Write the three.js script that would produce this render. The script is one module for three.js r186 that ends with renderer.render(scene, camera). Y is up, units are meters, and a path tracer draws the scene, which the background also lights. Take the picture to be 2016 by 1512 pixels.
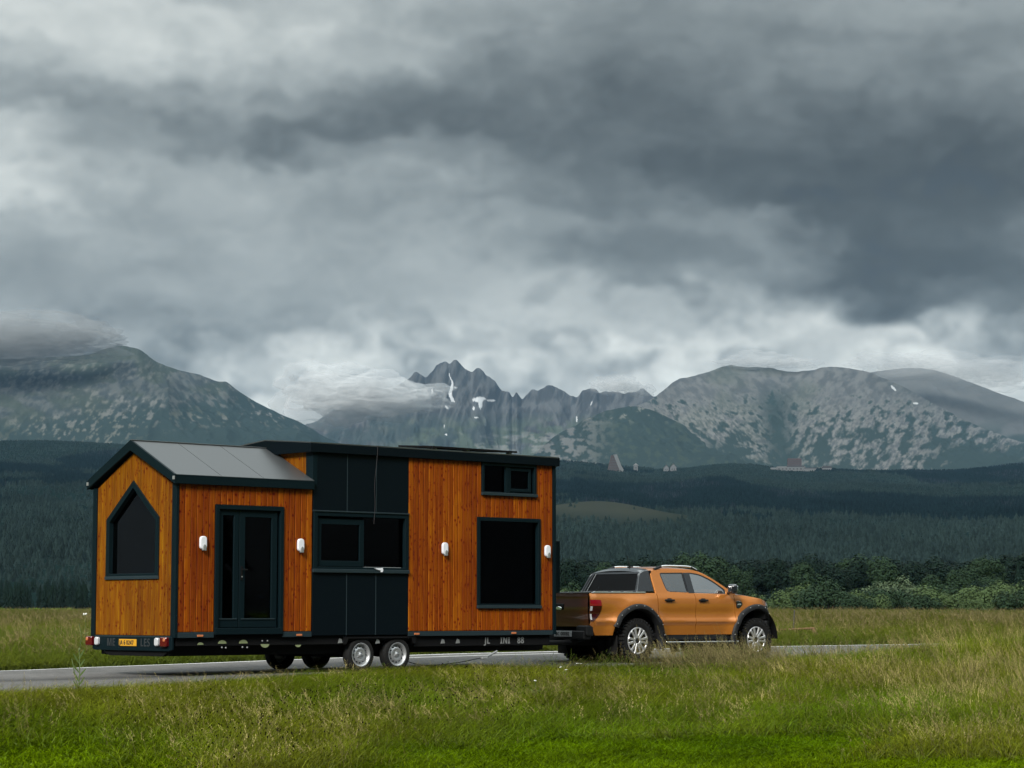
import * as THREE from 'three';
import { RoundedBoxGeometry } from 'three/addons/geometries/RoundedBoxGeometry.js';
import { mergeGeometries, toCreasedNormals } from 'three/addons/utils/BufferGeometryUtils.js';
import { FontLoader } from 'three/addons/loaders/FontLoader.js';
import { TextGeometry } from 'three/addons/geometries/TextGeometry.js';

// ---------------------------------------------------------------- camera, sky, sun, air, exposure
const scene = new THREE.Scene();
const camera = new THREE.PerspectiveCamera(19.19, 1024 / 768, 0.1, 40000);
camera.position.set(0, 1.04, 0);
camera.rotation.x = 0.0995;
const renderer = new THREE.WebGLRenderer({ antialias: true });
renderer.setSize(1024, 768);
renderer.toneMapping = THREE.LinearToneMapping;
renderer.toneMappingExposure = 4.0;
renderer.shadowMap.enabled = true;

const SKY = { air: 0.03, pass: 4.0 * 0.86, zenith: 6.2 };
const sun = new THREE.DirectionalLight(new THREE.Color(1.0, 0.965, 0.9), 1.5);
sun.position.set(-34, 66, 44);
sun.target.position.set(0, 0, -40);
sun.shadow.radius = 34;
sun.castShadow = true;
Object.assign(sun.shadow.camera, { left: -60, right: 60, top: 60, bottom: -60, near: 1, far: 250 });
sun.shadow.mapSize.set(2048, 2048);
scene.add(sun, sun.target);
scene.fog = new THREE.FogExp2(new THREE.Color(0.36, 0.66, 1.0), 1.25e-5);

// ---------------------------------------------------------------- seeded chance and noise
function seeded(a) { return () => { a |= 0; a = (a + 0x6D2B79F5) | 0; let t = Math.imul(a ^ (a >>> 15), 1 | a); t = (t + Math.imul(t ^ (t >>> 7), 61 | t)) ^ t; return ((t ^ (t >>> 14)) >>> 0) / 4294967296; }; }
const lerp = (a, b, t) => a + (b - a) * t, clamp = (x, a = 0, b = 1) => Math.min(b, Math.max(a, x));
const smooth = (a, b, x) => { const t = clamp((x - a) / (b - a)); return t * t * (3 - 2 * t); };
const NT = new Float32Array(65536); { const r = seeded(77); for (let i = 0; i < 65536; i++) NT[i] = r(); }
function vnoise(x, y, s = 0) {                       // smooth noise, 0..1
  const xi = Math.floor(x), yi = Math.floor(y), fx = x - xi, fy = y - yi;
  const u = fx * fx * (3 - 2 * fx), v = fy * fy * (3 - 2 * fy);
  const at = (i, j) => NT[((Math.imul(i, 7919) + Math.imul(j, 104729) + Math.imul(s, 3571)) ^ (Math.imul(i, 31) * 17 + (j << 5))) & 65535];
  const a = at(xi, yi), b = at(xi + 1, yi), c = at(xi, yi + 1), d = at(xi + 1, yi + 1);
  return a + (b - a) * u + (c - a) * v + (a - b - c + d) * u * v;
}
function fbm(x, y, oct = 4, s = 0) { let f = 0, a = 0.5, n = 0; for (let i = 0; i < oct; i++) { f += a * vnoise(x, y, s + i * 13); n += a; const t = x * 1.62 + y * 1.18; y = y * 1.62 - x * 1.18 + 3.7; x = t + 1.3; a *= 0.5; } return f / n; }
function ridged(x, y, oct = 4, s = 0) { let f = 0, a = 0.5, n = 0; for (let i = 0; i < oct; i++) { f += a * (1 - Math.abs(2 * vnoise(x, y, s + i * 17) - 1)); n += a; const t = x * 1.7 + y * 1.1; y = y * 1.7 - x * 1.1; x = t; a *= 0.5; } return f / n; }
function curve(pts) {                                // piecewise cubic through [x, y] points
  return (x) => {
    const n = pts.length; if (x <= pts[0][0]) return pts[0][1]; if (x >= pts[n - 1][0]) return pts[n - 1][1];
    let i = 0; while (x > pts[i + 1][0]) i++;
    const [x0, y0] = pts[i], [x1, y1] = pts[i + 1], h = x1 - x0, t = (x - x0) / h;
    const m0 = i ? (y1 - pts[i - 1][1]) / (x1 - pts[i - 1][0]) : (y1 - y0) / h, m1 = i < n - 2 ? (pts[i + 2][1] - y0) / (pts[i + 2][0] - x0) : (y1 - y0) / h;
    const t2 = t * t, t3 = t2 * t;
    return (2 * t3 - 3 * t2 + 1) * y0 + (t3 - 2 * t2 + t) * h * m0 + (-2 * t3 + 3 * t2) * y1 + (t3 - t2) * h * m1;
  };
}
const linear = (v) => { v /= 255; return v <= 0.04045 ? v / 12.92 : Math.pow((v + 0.055) / 1.055, 2.4); };

// ---------------------------------------------------------------- overcast sky: cloud layers by bearing and height (degrees)
{
  const W = 4096, H = 2048, data = new Float32Array(W * H * 4);
  // how bright the cloud layers are, from 15.4 degrees up (first row) down to the ridges, every 3.2 degrees of bearing
  const layers = [
    [205, 198, 178, 170, 160, 138, 138, 148, 150], [207, 204, 188, 172, 156, 134, 136, 146, 146], [196, 196, 180, 162, 144, 124, 132, 138, 142], [178, 178, 166, 142, 128, 114, 124, 130, 134],
    [158, 156, 140, 120, 112, 107, 113, 119, 124], [152, 142, 116, 110, 107, 104, 106, 110, 118], [186, 150, 120, 140, 112, 105, 103, 98, 106], [202, 162, 160, 158, 118, 104, 96, 90, 96],
    [200, 160, 172, 150, 130, 118, 98, 84, 86], [168, 162, 166, 158, 152, 128, 138, 88, 100], [158, 160, 162, 166, 166, 122, 132, 86, 116], [154, 156, 156, 162, 176, 142, 126, 92, 104],
    [154, 152, 152, 166, 180, 178, 160, 114, 110], [148, 146, 154, 170, 180, 184, 194, 182, 134], [134, 136, 166, 178, 180, 186, 198, 206, 170], [130, 138, 192, 184, 188, 186, 200, 202, 200], [136, 150, 192, 184, 190, 188, 198, 200, 196]];
  const AZ = 12.8, EL1 = 15.41, STEP = 0.6405;
  const cell = (a, e) => {                           // smooth interpolation
    const x = clamp((a + AZ) / 3.2, 0, 7.999), y = clamp((EL1 - e) / STEP, 0, 15.999), i = x | 0, j = y | 0, fx = x - i, fy = y - j, u = fx * fx * (3 - 2 * fx), v = fy * fy * (3 - 2 * fy);
    return lerp(lerp(layers[j][i], layers[j][i + 1], u), lerp(layers[j + 1][i], layers[j + 1][i + 1], u), v);
  };
  for (let j = 0; j < H; j++) {
    const el = ((j + 0.5) / H - 0.5) * 180;
    for (let i = 0; i < W; i++) {
      const o = (j * W + i) * 4, phi = ((i + 0.5) / W - 0.5) * 2 * Math.PI;
      let az = Math.atan2(Math.cos(phi), -Math.sin(phi)) * 180 / Math.PI;
      if (el < -0.5) { data[o] = 0.06; data[o + 1] = 0.08; data[o + 2] = 0.06; data[o + 3] = 1; continue; }
      const near = Math.abs(az) < 18 && el < 21;
      const in1 = smooth(19, 13.5, Math.abs(az)) * smooth(21, 15.6, el);
      // far round the sky: the same kind of broken layers, wrapped on a circle so that they close
      const ca = Math.cos(az * Math.PI / 180), sa = Math.sin(az * Math.PI / 180), k = 90 / (el + 22);
      const X = sa * k * 2.2, Y = ca * k * 2.2;
      let g = lerp(lerp(78, 112, smooth(16, 34, el)), lerp(132, 204, smooth(16, 34, el)), smooth(0.3, 0.72, fbm(X + fbm(X * 1.7, Y * 1.7, 3, 5) * 1.4, Y + fbm(X * 1.7 + 7, Y * 1.7, 3, 9) * 1.4, near ? 6 : 5, 3)));
      if (near) {
        const wx = (fbm(az * 0.42, el * 0.8, 6, 21) - 0.5), wy = (fbm(az * 0.42 + 31, el * 0.8 + 5, 6, 33) - 0.5);
        const fx = (fbm(az * 1.3, el * 1.9, 5, 41) - 0.5), fy = (fbm(az * 1.3 + 11, el * 1.9 + 3, 5, 51) - 0.5);
        const a2 = az + wx * 4.2 + fx * 1.5, e2 = el + wy * 1.5 + fy * 1.15;
        let v = cell(a2, e2);
        v += (fbm(az * 0.6 + wx * 3, el * 1.5 + wy * 2, 5, 61) - 0.5) * 30 + (fbm(az * 1.7 + fx * 5, el * 2.8 + fy * 4, 5, 71) - 0.5) * 13;
        const low = smooth(8.3, 6.4, el);             // brighter heaps of cumulus low over the ridges
        const puff = fbm(az * 0.75 + fx * 2.2, el * 1.6 + fy * 2.4, 6, 81);
        v += low * (puff - 0.46) * 105;
        g = lerp(g, clamp(v, 76, 226), in1);
      }
      let R = linear(g * lerp(0.89, 0.97, clamp((g - 80) / 130))), G = linear(g * lerp(0.985, 1.0, clamp((g - 80) / 130))), B = linear(g * lerp(1.03, 0.99, clamp((g - 80) / 130)));
      const lift = lerp(1, SKY.zenith, smooth(18, 62, el));   // an overcast sky is brightest overhead
      R = Math.max(0.015, (R - SKY.air * 0.66) / SKY.pass) * lift; G = Math.max(0.018, (G - SKY.air * 0.92) / SKY.pass) * lift; B = Math.max(0.02, (B - SKY.air * 1.1) / SKY.pass) * lift;
      data[o] = R; data[o + 1] = G; data[o + 2] = B; data[o + 3] = 1;
    }
  }
  // nothing near the horizon is blacker than the lowest rain cloud
  const ring = []; for (let j = Math.floor(H * (0.5 + 10 / 180)); j < H * (0.5 + 20 / 180); j += 3) for (let i = 0; i < W; i += 5) { const o = (j * W + i) * 4; ring.push((data[o] + data[o + 1] + data[o + 2]) / 3); }
  ring.sort((a, b) => a - b); const floor0 = 0.61 * ring[ring.length >> 1], k = 0.12 * ring[ring.length >> 1];
  for (let j = H / 2; j < H * (0.5 + 16 / 180); j++) for (let i = 0, least = floor0 * smooth(15.5, 9.5, (j / H - 0.5) * 180); i < W; i++) { const o = (j * W + i) * 4, L = (data[o] + data[o + 1] + data[o + 2]) / 3; if (L < least + 4 * k) { const q = (least + k * Math.log(1 + Math.exp((L - least) / k))) / L; data[o] *= q; data[o + 1] *= q; data[o + 2] *= q; } }
  const sky = new THREE.DataTexture(data, W, H, THREE.RGBAFormat, THREE.FloatType);
  sky.mapping = THREE.EquirectangularReflectionMapping; sky.magFilter = THREE.LinearFilter; sky.needsUpdate = true;
  scene.background = sky; scene.environment = sky;
}

// ---------------------------------------------------------------- building helpers
const names = {};
function numbered(n) { const k = names[n] = (names[n] ?? -1) + 1; return k ? `${n}_${String(k).padStart(3, '0')}` : n; }
const V = (x, y, z) => new THREE.Vector3(x, y, z);
function rgb(r, g, b) { return new THREE.Color().setRGB(r, g, b); }
function mat(r, g, b, rough = 0.8, more = {}) { return new THREE[more.physical ? 'MeshPhysicalMaterial' : 'MeshStandardMaterial']({ color: rgb(r, g, b), roughness: rough, ...Object.fromEntries(Object.entries(more).filter(([k]) => k !== 'physical')) }); }
function flat(g) { const n = g.index ? g.toNonIndexed() : g; if (!n.attributes.normal) n.computeVertexNormals(); if (!n.attributes.uv) n.setAttribute('uv', new THREE.BufferAttribute(new Float32Array(n.attributes.position.count * 2), 2)); for (const k of Object.keys(n.attributes)) if (!['position', 'normal', 'uv'].includes(k)) n.deleteAttribute(k); n.morphAttributes = {}; return n; }
function join(list) { list = Array.isArray(list) ? list : [list]; return list.length === 1 ? list[0] : mergeGeometries(list.map(flat)); }
function shadows(m) { m.castShadow = m.receiveShadow = true; return m; }
function part(name, geo, m, parent) { const o = shadows(new THREE.Mesh(join(geo), m)); o.name = name; parent.add(o); return o; }
function tag(o, label, category, group, kind) { Object.assign(o.userData, { label }); if (category) o.userData.category = category; if (group) o.userData.group = group; if (kind) o.userData.kind = kind; return o; }
function thing(name, label, category, group) { const o = new THREE.Group(); o.name = numbered(name); scene.add(o); return tag(o, label, category, group); }
function top(name, geo, m, kind, label) { const o = shadows(new THREE.Mesh(join(geo), m)); o.name = numbered(name); scene.add(o); o.userData.kind = kind; if (label) o.userData.label = label; return o; }
function box(x0, x1, y0, y1, z0, z1, r = 0.006) {
  const w = Math.abs(x1 - x0), h = Math.abs(y1 - y0), d = Math.abs(z1 - z0), g = r ? new RoundedBoxGeometry(w, h, d, 1, Math.min(r, w / 2.1, h / 2.1, d / 2.1)) : new THREE.BoxGeometry(w, h, d);
  return g.translate((x0 + x1) / 2, (y0 + y1) / 2, (z0 + z1) / 2);
}
function shape(pts, holes = []) { const s = new THREE.Shape(pts.map(([x, y]) => new THREE.Vector2(x, y))); for (const h of holes) s.holes.push(new THREE.Path(h.map(([x, y]) => new THREE.Vector2(x, y)))); return s; }
function slab(pts, depth, holes = [], bevel = 0, seg = 1) { const g = new THREE.ExtrudeGeometry(shape(pts, holes), { depth: depth - 2 * bevel, bevelEnabled: bevel > 0, bevelSize: bevel, bevelThickness: bevel, bevelOffset: -bevel, bevelSegments: seg, curveSegments: 8 }); return bevel ? g.translate(0, 0, bevel) : g; }
const rect = (x0, x1, y0, y1) => [[x0, y0], [x1, y0], [x1, y1], [x0, y1]];
function rod(a, b, r, seg = 8, r2 = r) { const d = V().subVectors(b, a), g = new THREE.CylinderGeometry(r2, r, d.length(), seg); g.translate(0, d.length() / 2, 0); return g.applyQuaternion(new THREE.Quaternion().setFromUnitVectors(V(0, 1, 0), d.normalize())).translate(a.x, a.y, a.z); }
function tube(pts, r, seg = 24, rs = 6) { return new THREE.TubeGeometry(new THREE.CatmullRomCurve3(pts), seg, r, rs); }
function rounded(pts, rs, n = 4) {                   // polygon with rounded corners
  const out = [], N = pts.length;
  for (let i = 0; i < N; i++) {
    const p = pts[i], a = pts[(i + N - 1) % N], b = pts[(i + 1) % N], r = Array.isArray(rs) ? rs[i] : rs;
    const da = Math.hypot(a[0] - p[0], a[1] - p[1]), db = Math.hypot(b[0] - p[0], b[1] - p[1]), q = Math.min(r, da * 0.48, db * 0.48);
    const s = [p[0] + (a[0] - p[0]) / da * q, p[1] + (a[1] - p[1]) / da * q], e = [p[0] + (b[0] - p[0]) / db * q, p[1] + (b[1] - p[1]) / db * q];
    for (let k = 0; k <= n; k++) { const t = k / n; out.push([(1 - t) ** 2 * s[0] + 2 * t * (1 - t) * p[0] + t * t * e[0], (1 - t) ** 2 * s[1] + 2 * t * (1 - t) * p[1] + t * t * e[1]]); }
  }
  return out;
}
function gridGeo(nu, nv, f, flip = false) {          // indexed sheet from f(i, j) -> [x, y, z]
  const p = new Float32Array(nu * nv * 3), uv = new Float32Array(nu * nv * 2), idx = [];
  for (let j = 0; j < nv; j++) for (let i = 0; i < nu; i++) { const q = f(i, j), k = j * nu + i; p[k * 3] = q[0]; p[k * 3 + 1] = q[1]; p[k * 3 + 2] = q[2]; uv[k * 2] = i / (nu - 1); uv[k * 2 + 1] = j / (nv - 1); if (i < nu - 1 && j < nv - 1) { const a = k, b = k + 1, c = k + nu, d = k + nu + 1; flip ? idx.push(a, c, b, b, c, d) : idx.push(a, b, c, b, d, c); } }
  const g = new THREE.BufferGeometry(); g.setAttribute('position', new THREE.BufferAttribute(p, 3)); g.setAttribute('uv', new THREE.BufferAttribute(uv, 2)); g.setIndex(idx); g.computeVertexNormals(); return g;
}
function texture(w, h, f, srgb = true) {             // f(x, y) -> [r, g, b] 0..255 (sRGB) or one value 0..255
  const d = new Uint8Array(w * h * 4);
  for (let y = 0; y < h; y++) for (let x = 0; x < w; x++) { const c = f(x, y), o = (y * w + x) * 4; if (typeof c === 'number') d[o] = d[o + 1] = d[o + 2] = c; else { d[o] = clamp(c[0], 0, 255); d[o + 1] = clamp(c[1], 0, 255); d[o + 2] = clamp(c[2], 0, 255); } d[o + 3] = 255; }
  const t = new THREE.DataTexture(d, w, h); t.wrapS = t.wrapT = THREE.RepeatWrapping; t.magFilter = THREE.LinearFilter; t.minFilter = THREE.LinearMipmapLinearFilter; if (srgb) t.colorSpace = THREE.SRGBColorSpace; t.needsUpdate = true; return t;
}
const font = await new FontLoader().loadAsync('fonts/droid/droid_sans_bold.typeface.json');
const text = (s, size, depth = 0.004) => new TextGeometry(s, { font, size, depth, curveSegments: 3, bevelEnabled: false });
const mix3 = (a, b, t) => [lerp(a[0], b[0], t), lerp(a[1], b[1], t), lerp(a[2], b[2], t)];

// ---------------------------------------------------------------- the lie of the land. X to the right, D metres ahead of where the camera stands
const P = (X, y, D) => V(X, y, -D);
const F = 4473, at = (px, py, D) => P(D * (px - 1008) / F, 1.04 + D * (1203 - py) / F, D);   // a place D metres ahead, by bearing and height
const TH = 0.8283, HX = -5.35, HD = 36.28, SN = Math.sin(TH), CS = Math.cos(TH);
const along = (X, D) => (X - HX) * SN + (D - HD) * CS, across = (X, D) => -(X - HX) * CS + (D - HD) * SN;      // along and across the road
const onRoad = (s, w) => [HX + s * SN - w * CS, HD + s * CS + w * SN];
const nearEdge = curve([[-60, -6.2], [-9, -5.8], [-6, -4.9], [-2, -3.1], [0.85, -1.8], [2.9, -1.05], [6, -0.95], [90, -0.95]]);
const farEdge = curve([[-60, 4.6], [-6, 5.0], [0, 5.35], [2.2, 6.0], [8, 6.15], [90, 6.2]]);
const roadY = (s, w) => 0.005 * clamp(s - 3.9, -8, 16) + 0.02 * smooth(1, 12, s) * (clamp(w, -2, 7) - 1.5);
function groundY(X, D) {
  const s = along(X, D), w = across(X, D), n = nearEdge(s), f = farEdge(s), base = roadY(s, w);
  if (w >= n && w <= f) return base - 0.05 * smooth(0, 0.4, Math.min(w - n, f - w));
  if (w < n) { const d = n - w, right = smooth(2, 14, X); return base + 0.05 * smooth(0, 0.6, d) * right - (0.5 - 0.1 * right) * smooth(0.6, 9, d) + 0.07 * (fbm(X * 0.35, D * 0.35, 3, 90) - 0.5) * smooth(0, 2, d); }
  const d = w - f, r = Math.hypot(X, D), side = smooth(-0.12, 0.16, X / Math.max(D, 1));
  return base + (0.62 + 0.5 * side) * Math.min(d / 215, 1.25) + 0.004 * Math.max(0, d - 280) + 0.1 * (fbm(X * 0.11, D * 0.11, 3, 91) - 0.5) * smooth(0, 5, d) - 0.1 * smooth(0, 1.2, d) * smooth(5, 2, d);
}

{ // one sheet of ground out to the hills
  const angles = []; for (let a = -180; a < -20; a += 4) angles.push(a); for (let a = -20; a <= 20; a += 0.2) angles.push(a); for (let a = 24; a <= 180; a += 4) angles.push(a);
  const radii = []; for (let r = 1.5; r < 1500; r *= 1.022) radii.push(r);
  const g = gridGeo(angles.length, radii.length, (i, j) => { const a = angles[i] * Math.PI / 180, r = radii[j], X = r * Math.sin(a), D = r * Math.cos(a); return [X, groundY(X, D), -D]; }, false);
  const p = g.attributes.position, c = new Float32Array(p.count * 3);
  for (let i = 0; i < p.count; i++) { const gx = p.getX(i), gd = -p.getZ(i), n = fbm(gx * 0.23, gd * 0.23, 4, 95), far = smooth(45, 140, gd), lawn = smooth(30, 25, gd), gv = nearEdge(along(gx, gd)) - across(gx, gd), grit = gd > 0 ? Math.exp(-(((gx - 1.9) / 2.6) ** 2)) * Math.exp(-(((gv - 2.6) / 1.5) ** 2)) : 0; c[i * 3] = lerp(0.04, 0.07, n) + 0.006 * far; c[i * 3 + 1] = lerp(0.065, 0.1, n) + 0.02 * far; c[i * 3 + 2] = lerp(0.01, 0.014, n); const q = [c[i * 3] + 0.05 * lawn, c[i * 3 + 1] + 0.085 * lawn, c[i * 3 + 2]], e = mix3(q, [0.13, 0.115, 0.09], clamp(grit * (0.5 + n))); c[i * 3] = e[0]; c[i * 3 + 1] = e[1]; c[i * 3 + 2] = e[2]; }
  g.setAttribute('color', new THREE.BufferAttribute(c, 3));
  const m = mat(1, 1, 1, 1, { physical: true, vertexColors: true, specularIntensity: 0 }); const o = shadows(new THREE.Mesh(g, m)); o.name = 'ground'; scene.add(o); o.userData.kind = 'structure'; o.userData.label = 'grassy soil of the meadow on both sides of the road';
}
{ // the worn asphalt, its near side widening into a lay-by
  const N = 420, M = 70, ss = (i) => lerp(-42, 88, i / (N - 1));
  const g = gridGeo(N, M + 2, (i, j) => { const s = ss(i), wob = 0.12 * (fbm(s * 0.9, 3.1, 3, 97) - 0.5) * 2, a = nearEdge(s) + wob, b = farEdge(s), w = lerp(a, b, clamp((j - 1) / (M - 1))), [X, D] = onRoad(s, w); return [X, roadY(s, w) + (j === 0 || j === M + 1 ? -0.12 : 0.012), -D]; }, false);
  const p = g.attributes.position, uv = g.attributes.uv, c = new Float32Array(p.count * 3);
  for (let i = 0; i < p.count; i++) {
    const X = p.getX(i), D = -p.getZ(i), s = along(X, D), w = across(X, D); uv.setXY(i, s * 0.6, w * 0.6);
    const wheel = 0.9 - 0.16 * Math.exp(-(((w - 1.2) / 0.3) ** 2)) - 0.1 * Math.exp(-(((w - 4.4) / 0.4) ** 2)) + 0.34 * (fbm(s * 0.12, w * 1.4, 4, 98) - 0.2) + 0.2 * (fbm(s * 1.1, w * 1.6, 4, 96) - 0.5) + 0.35 * smooth(0.5, 0, w - nearEdge(s)) * fbm(s * 4, w * 4, 2, 95);
    const darkStrip = Math.exp(-(((w - 0.15 - 0.8 * fbm(s * 0.3, 2, 3, 99)) / 0.6) ** 2)) * smooth(1.5, -0.5, s) * (0.6 + 0.6 * fbm(s, w * 3, 2, 9));   // darker strip in the asphalt colour behind the trailer
    const shoulder = smooth(0.9, -1.2, w) * smooth(4, 0, s) * 0.12, k = (wheel - shoulder) * (1 - 0.85 * clamp(darkStrip));
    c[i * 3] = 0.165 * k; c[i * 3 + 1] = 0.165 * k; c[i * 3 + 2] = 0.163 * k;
  }
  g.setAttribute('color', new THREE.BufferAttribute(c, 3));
  const r = seeded(5), grit = texture(512, 512, (x, y) => { const v = 165 + 90 * (r() - 0.5) + 60 * (fbm(x / 40, y / 40, 3, 4) - 0.5); return [v, v, v]; });
  const o = shadows(new THREE.Mesh(g, mat(1.25, 1.2, 1.16, 0.92, { vertexColors: true, map: grit, bumpMap: grit, bumpScale: 0.006 }))); o.name = 'road'; scene.add(o); tag(o, 'grey worn asphalt road that runs under trailer and pickup', null, null, 'structure');
  const paint = mat(0.62, 0.62, 0.6, 0.8);
  const line = (w0, w1, s0, s1, n) => gridGeo(n, 2, (i, j) => { const s = lerp(s0, s1, i / (n - 1)), w = (w0 > 4.9 && w0 < 5.1 ? 0 : farEdge(s)) + (j ? w1 : w0), [X, D] = onRoad(s, w); return [X, roadY(s, w) + 0.017, -D]; });
  tag(top('road_marking', line(-0.32, -0.18, -40, 86, 160), paint, 'structure'), 'thin white edge line along the far side of the road', null, null, 'structure');
  tag(top('road_marking', line(4.95, 5.06, 9, 16, 20), paint, 'structure'), 'short white line on the asphalt just behind the trailer drawbar', null, null, 'structure');
}

// ---------------------------------------------------------------- wooded foothills
const crest = curve([[-400, 872], [0, 868], [200, 872], [600, 890], [1000, 904], [1100, 910], [1190, 917], [1250, 922], [1330, 922], [1440, 913], [1540, 923], [1700, 926], [1850, 928], [1940, 922], [2016, 916], [2400, 910]]);
const Z0 = 650, Z1 = 4600;
const mound = (X, D) => { const u = (X - 1950 * (1192 - 1008) / F) / 62, v = (D - 1950) / 150; return Math.exp(-(u * u + v * v)); };
function hillY(X, D) {
  const px = 1008 + F * X / D, f = clamp((D - Z0) / (Z1 - Z0), 0, 1.2), H = Z1 * (1203 - crest(px)) / F;
  return 2 + H * Math.pow(f, 1.22) * (f > 1 ? 1 - (f - 1) * 3 : 1) + (fbm(X / 420, D / 420, 4, 101) - 0.5) * 26 * f + mound(X, D) * 16;
}
{
  const g = gridGeo(300, 200, (i, j) => { const t = lerp(-0.3, 0.3, i / 299), D = lerp(Z0, Z1 * 1.12, Math.pow(j / 199, 1.3)), X = t * D; return [X, hillY(X, D), -D]; });
  const p = g.attributes.position, c = new Float32Array(p.count * 3);
  for (let i = 0; i < p.count; i++) { const X = p.getX(i), D = -p.getZ(i), b = clamp(mound(X, D) * 1.6), n = fbm(X / 60, D / 200, 4, 103); c[i * 3] = lerp(0.004 + 0.003 * n, 0.017 + 0.012 * n, b); c[i * 3 + 1] = lerp(0.009 + 0.006 * n, 0.021 + 0.012 * n, b); c[i * 3 + 2] = lerp(0.009 + 0.005 * n, 0.0215, b); }
  g.setAttribute('color', new THREE.BufferAttribute(c, 3));
  const o = shadows(new THREE.Mesh(g, mat(1, 1, 1, 1, { physical: true, vertexColors: true, specularIntensity: 0 }))); o.name = 'hills'; scene.add(o); tag(o, 'long wooded foothill slope below the mountains', null, null, 'structure');
}
function fir(tiers, sides, jag, seed) {              // spruce: tiers of drooping ragged boughs, unit height
  const r = seeded(seed), p = [];
  for (let k = 0; k < tiers; k++) {
    const y0 = 0.06 + 0.9 * k / tiers, y1 = y0 + 1.5 / tiers, R = 0.19 * Math.pow(1 - k / tiers, 0.85) + 0.012, ph = r() * 6;
    for (let i = 0; i < sides; i++) { const a = ph + i / sides * 2 * Math.PI, b = a + 2 * Math.PI / sides * 0.9, q = R * (1 - jag * r()), m = (a + b) / 2; p.push(0, Math.min(1, y1), 0, Math.cos(a) * q * 0.8, y0 + 0.02, Math.sin(a) * q * 0.8, Math.cos(m) * q * 1.12, y0 - 0.03, Math.sin(m) * q * 1.12, 0, Math.min(1, y1), 0, Math.cos(m) * q * 1.12, y0 - 0.03, Math.sin(m) * q * 1.12, Math.cos(b) * q * 0.8, y0 + 0.02, Math.sin(b) * q * 0.8); }
  }
  const g = new THREE.BufferGeometry(); g.setAttribute('position', new THREE.BufferAttribute(new Float32Array(p), 3)); g.computeVertexNormals(); return flat(g);
}
function scatter(name, geo, m, list, label, kind = 'stuff') {   // list of [Vector3, scale xyz, turn, colour, lean x, lean z]
  const o = new THREE.InstancedMesh(geo, m, list.length), M = new THREE.Matrix4(), q = new THREE.Quaternion(), e = new THREE.Euler(), s = V(), c = new THREE.Color();
  list.forEach(([p, [sx, sy, sz], t, k, lx = 0, lz = 0], i) => { e.set(lx, t, lz, 'XZY'); M.compose(p, q.setFromEuler(e), s.set(sx, sy, sz)); o.setMatrixAt(i, M); o.setColorAt(i, c.setRGB(...k)); });
  shadows(o); o.name = numbered(name); scene.add(o); return tag(o, label, null, null, kind);
}
const leafMat = (through = 0.3) => mat(1, 1, 1, 0.95, { physical: true, transmission: through, thickness: 0, side: THREE.DoubleSide, specularIntensity: 0.1 });
{
  const r = seeded(11), dark = [], pale = [], dead = [];
  const firs = fir(5, 6, 0.35, 3), low = fir(3, 6, 0.3, 4);
  for (let i = 0; i < 165000; i++) {
    const D = Math.sqrt(lerp(760 * 760, 4620 * 4620, r())), t = lerp(-0.265, 0.265, r()), X = t * D, small = D < 1050 ? 0.5 : 1; if (D < 1050 && t > -0.1 && t < 0.02 && r() < 0.4) continue; const n = fbm(X / 210 + 9, D / 620, 4, 107), n2 = fbm(X / 90, D / 400, 4, 109);
    if (mound(X, D) > 0.3 + 0.3 * (n2 - 0.5) && r() > 0.03) continue;
    if (n > 0.56 && D > 1500 && r() < 0.5) continue;
    const y = hillY(X, D), h = (n > 0.55 ? lerp(5, 9, r()) : lerp(8, 17, r() * r() + 0.25 * n2)) * (D > 4300 ? 0.8 : small) * lerp(0.8, 0.45, smooth(1200, 2300, D)), k = lerp(0.72, 1.3, n2) * lerp(0.65, 1.35, r());
    const pos = P(X, y - 0.5, D), turn = r() * 6.3;
    if (n > 0.53) pale.push([pos, [h * 2.3, h, h * 2.3], turn, [0.012 * k, 0.0205 * k, 0.0195 * k]]);
    else if (n2 > 0.64 && r() < 0.5) dead.push([pos, [h * 0.55, h, h * 0.55], turn, [0.017 * k, 0.021 * k, 0.027 * k]]);
    else dark.push([pos, [h * 1.8, h, h * 1.8], turn, [0.0048 * k, 0.0112 * k, 0.0132 * k]]);
  }
  const m = mat(1, 1, 1, 1, { physical: true, specularIntensity: 0 });
  scatter('forest', firs, m, dark, 'dark spruce forest covering the foothill slope');
  scatter('forest', low, m, pale, 'lighter green young growth in bands on the foothill slope');
  scatter('forest', firs, m, dead, 'grey dead spruces standing among the green forest');
}

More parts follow.
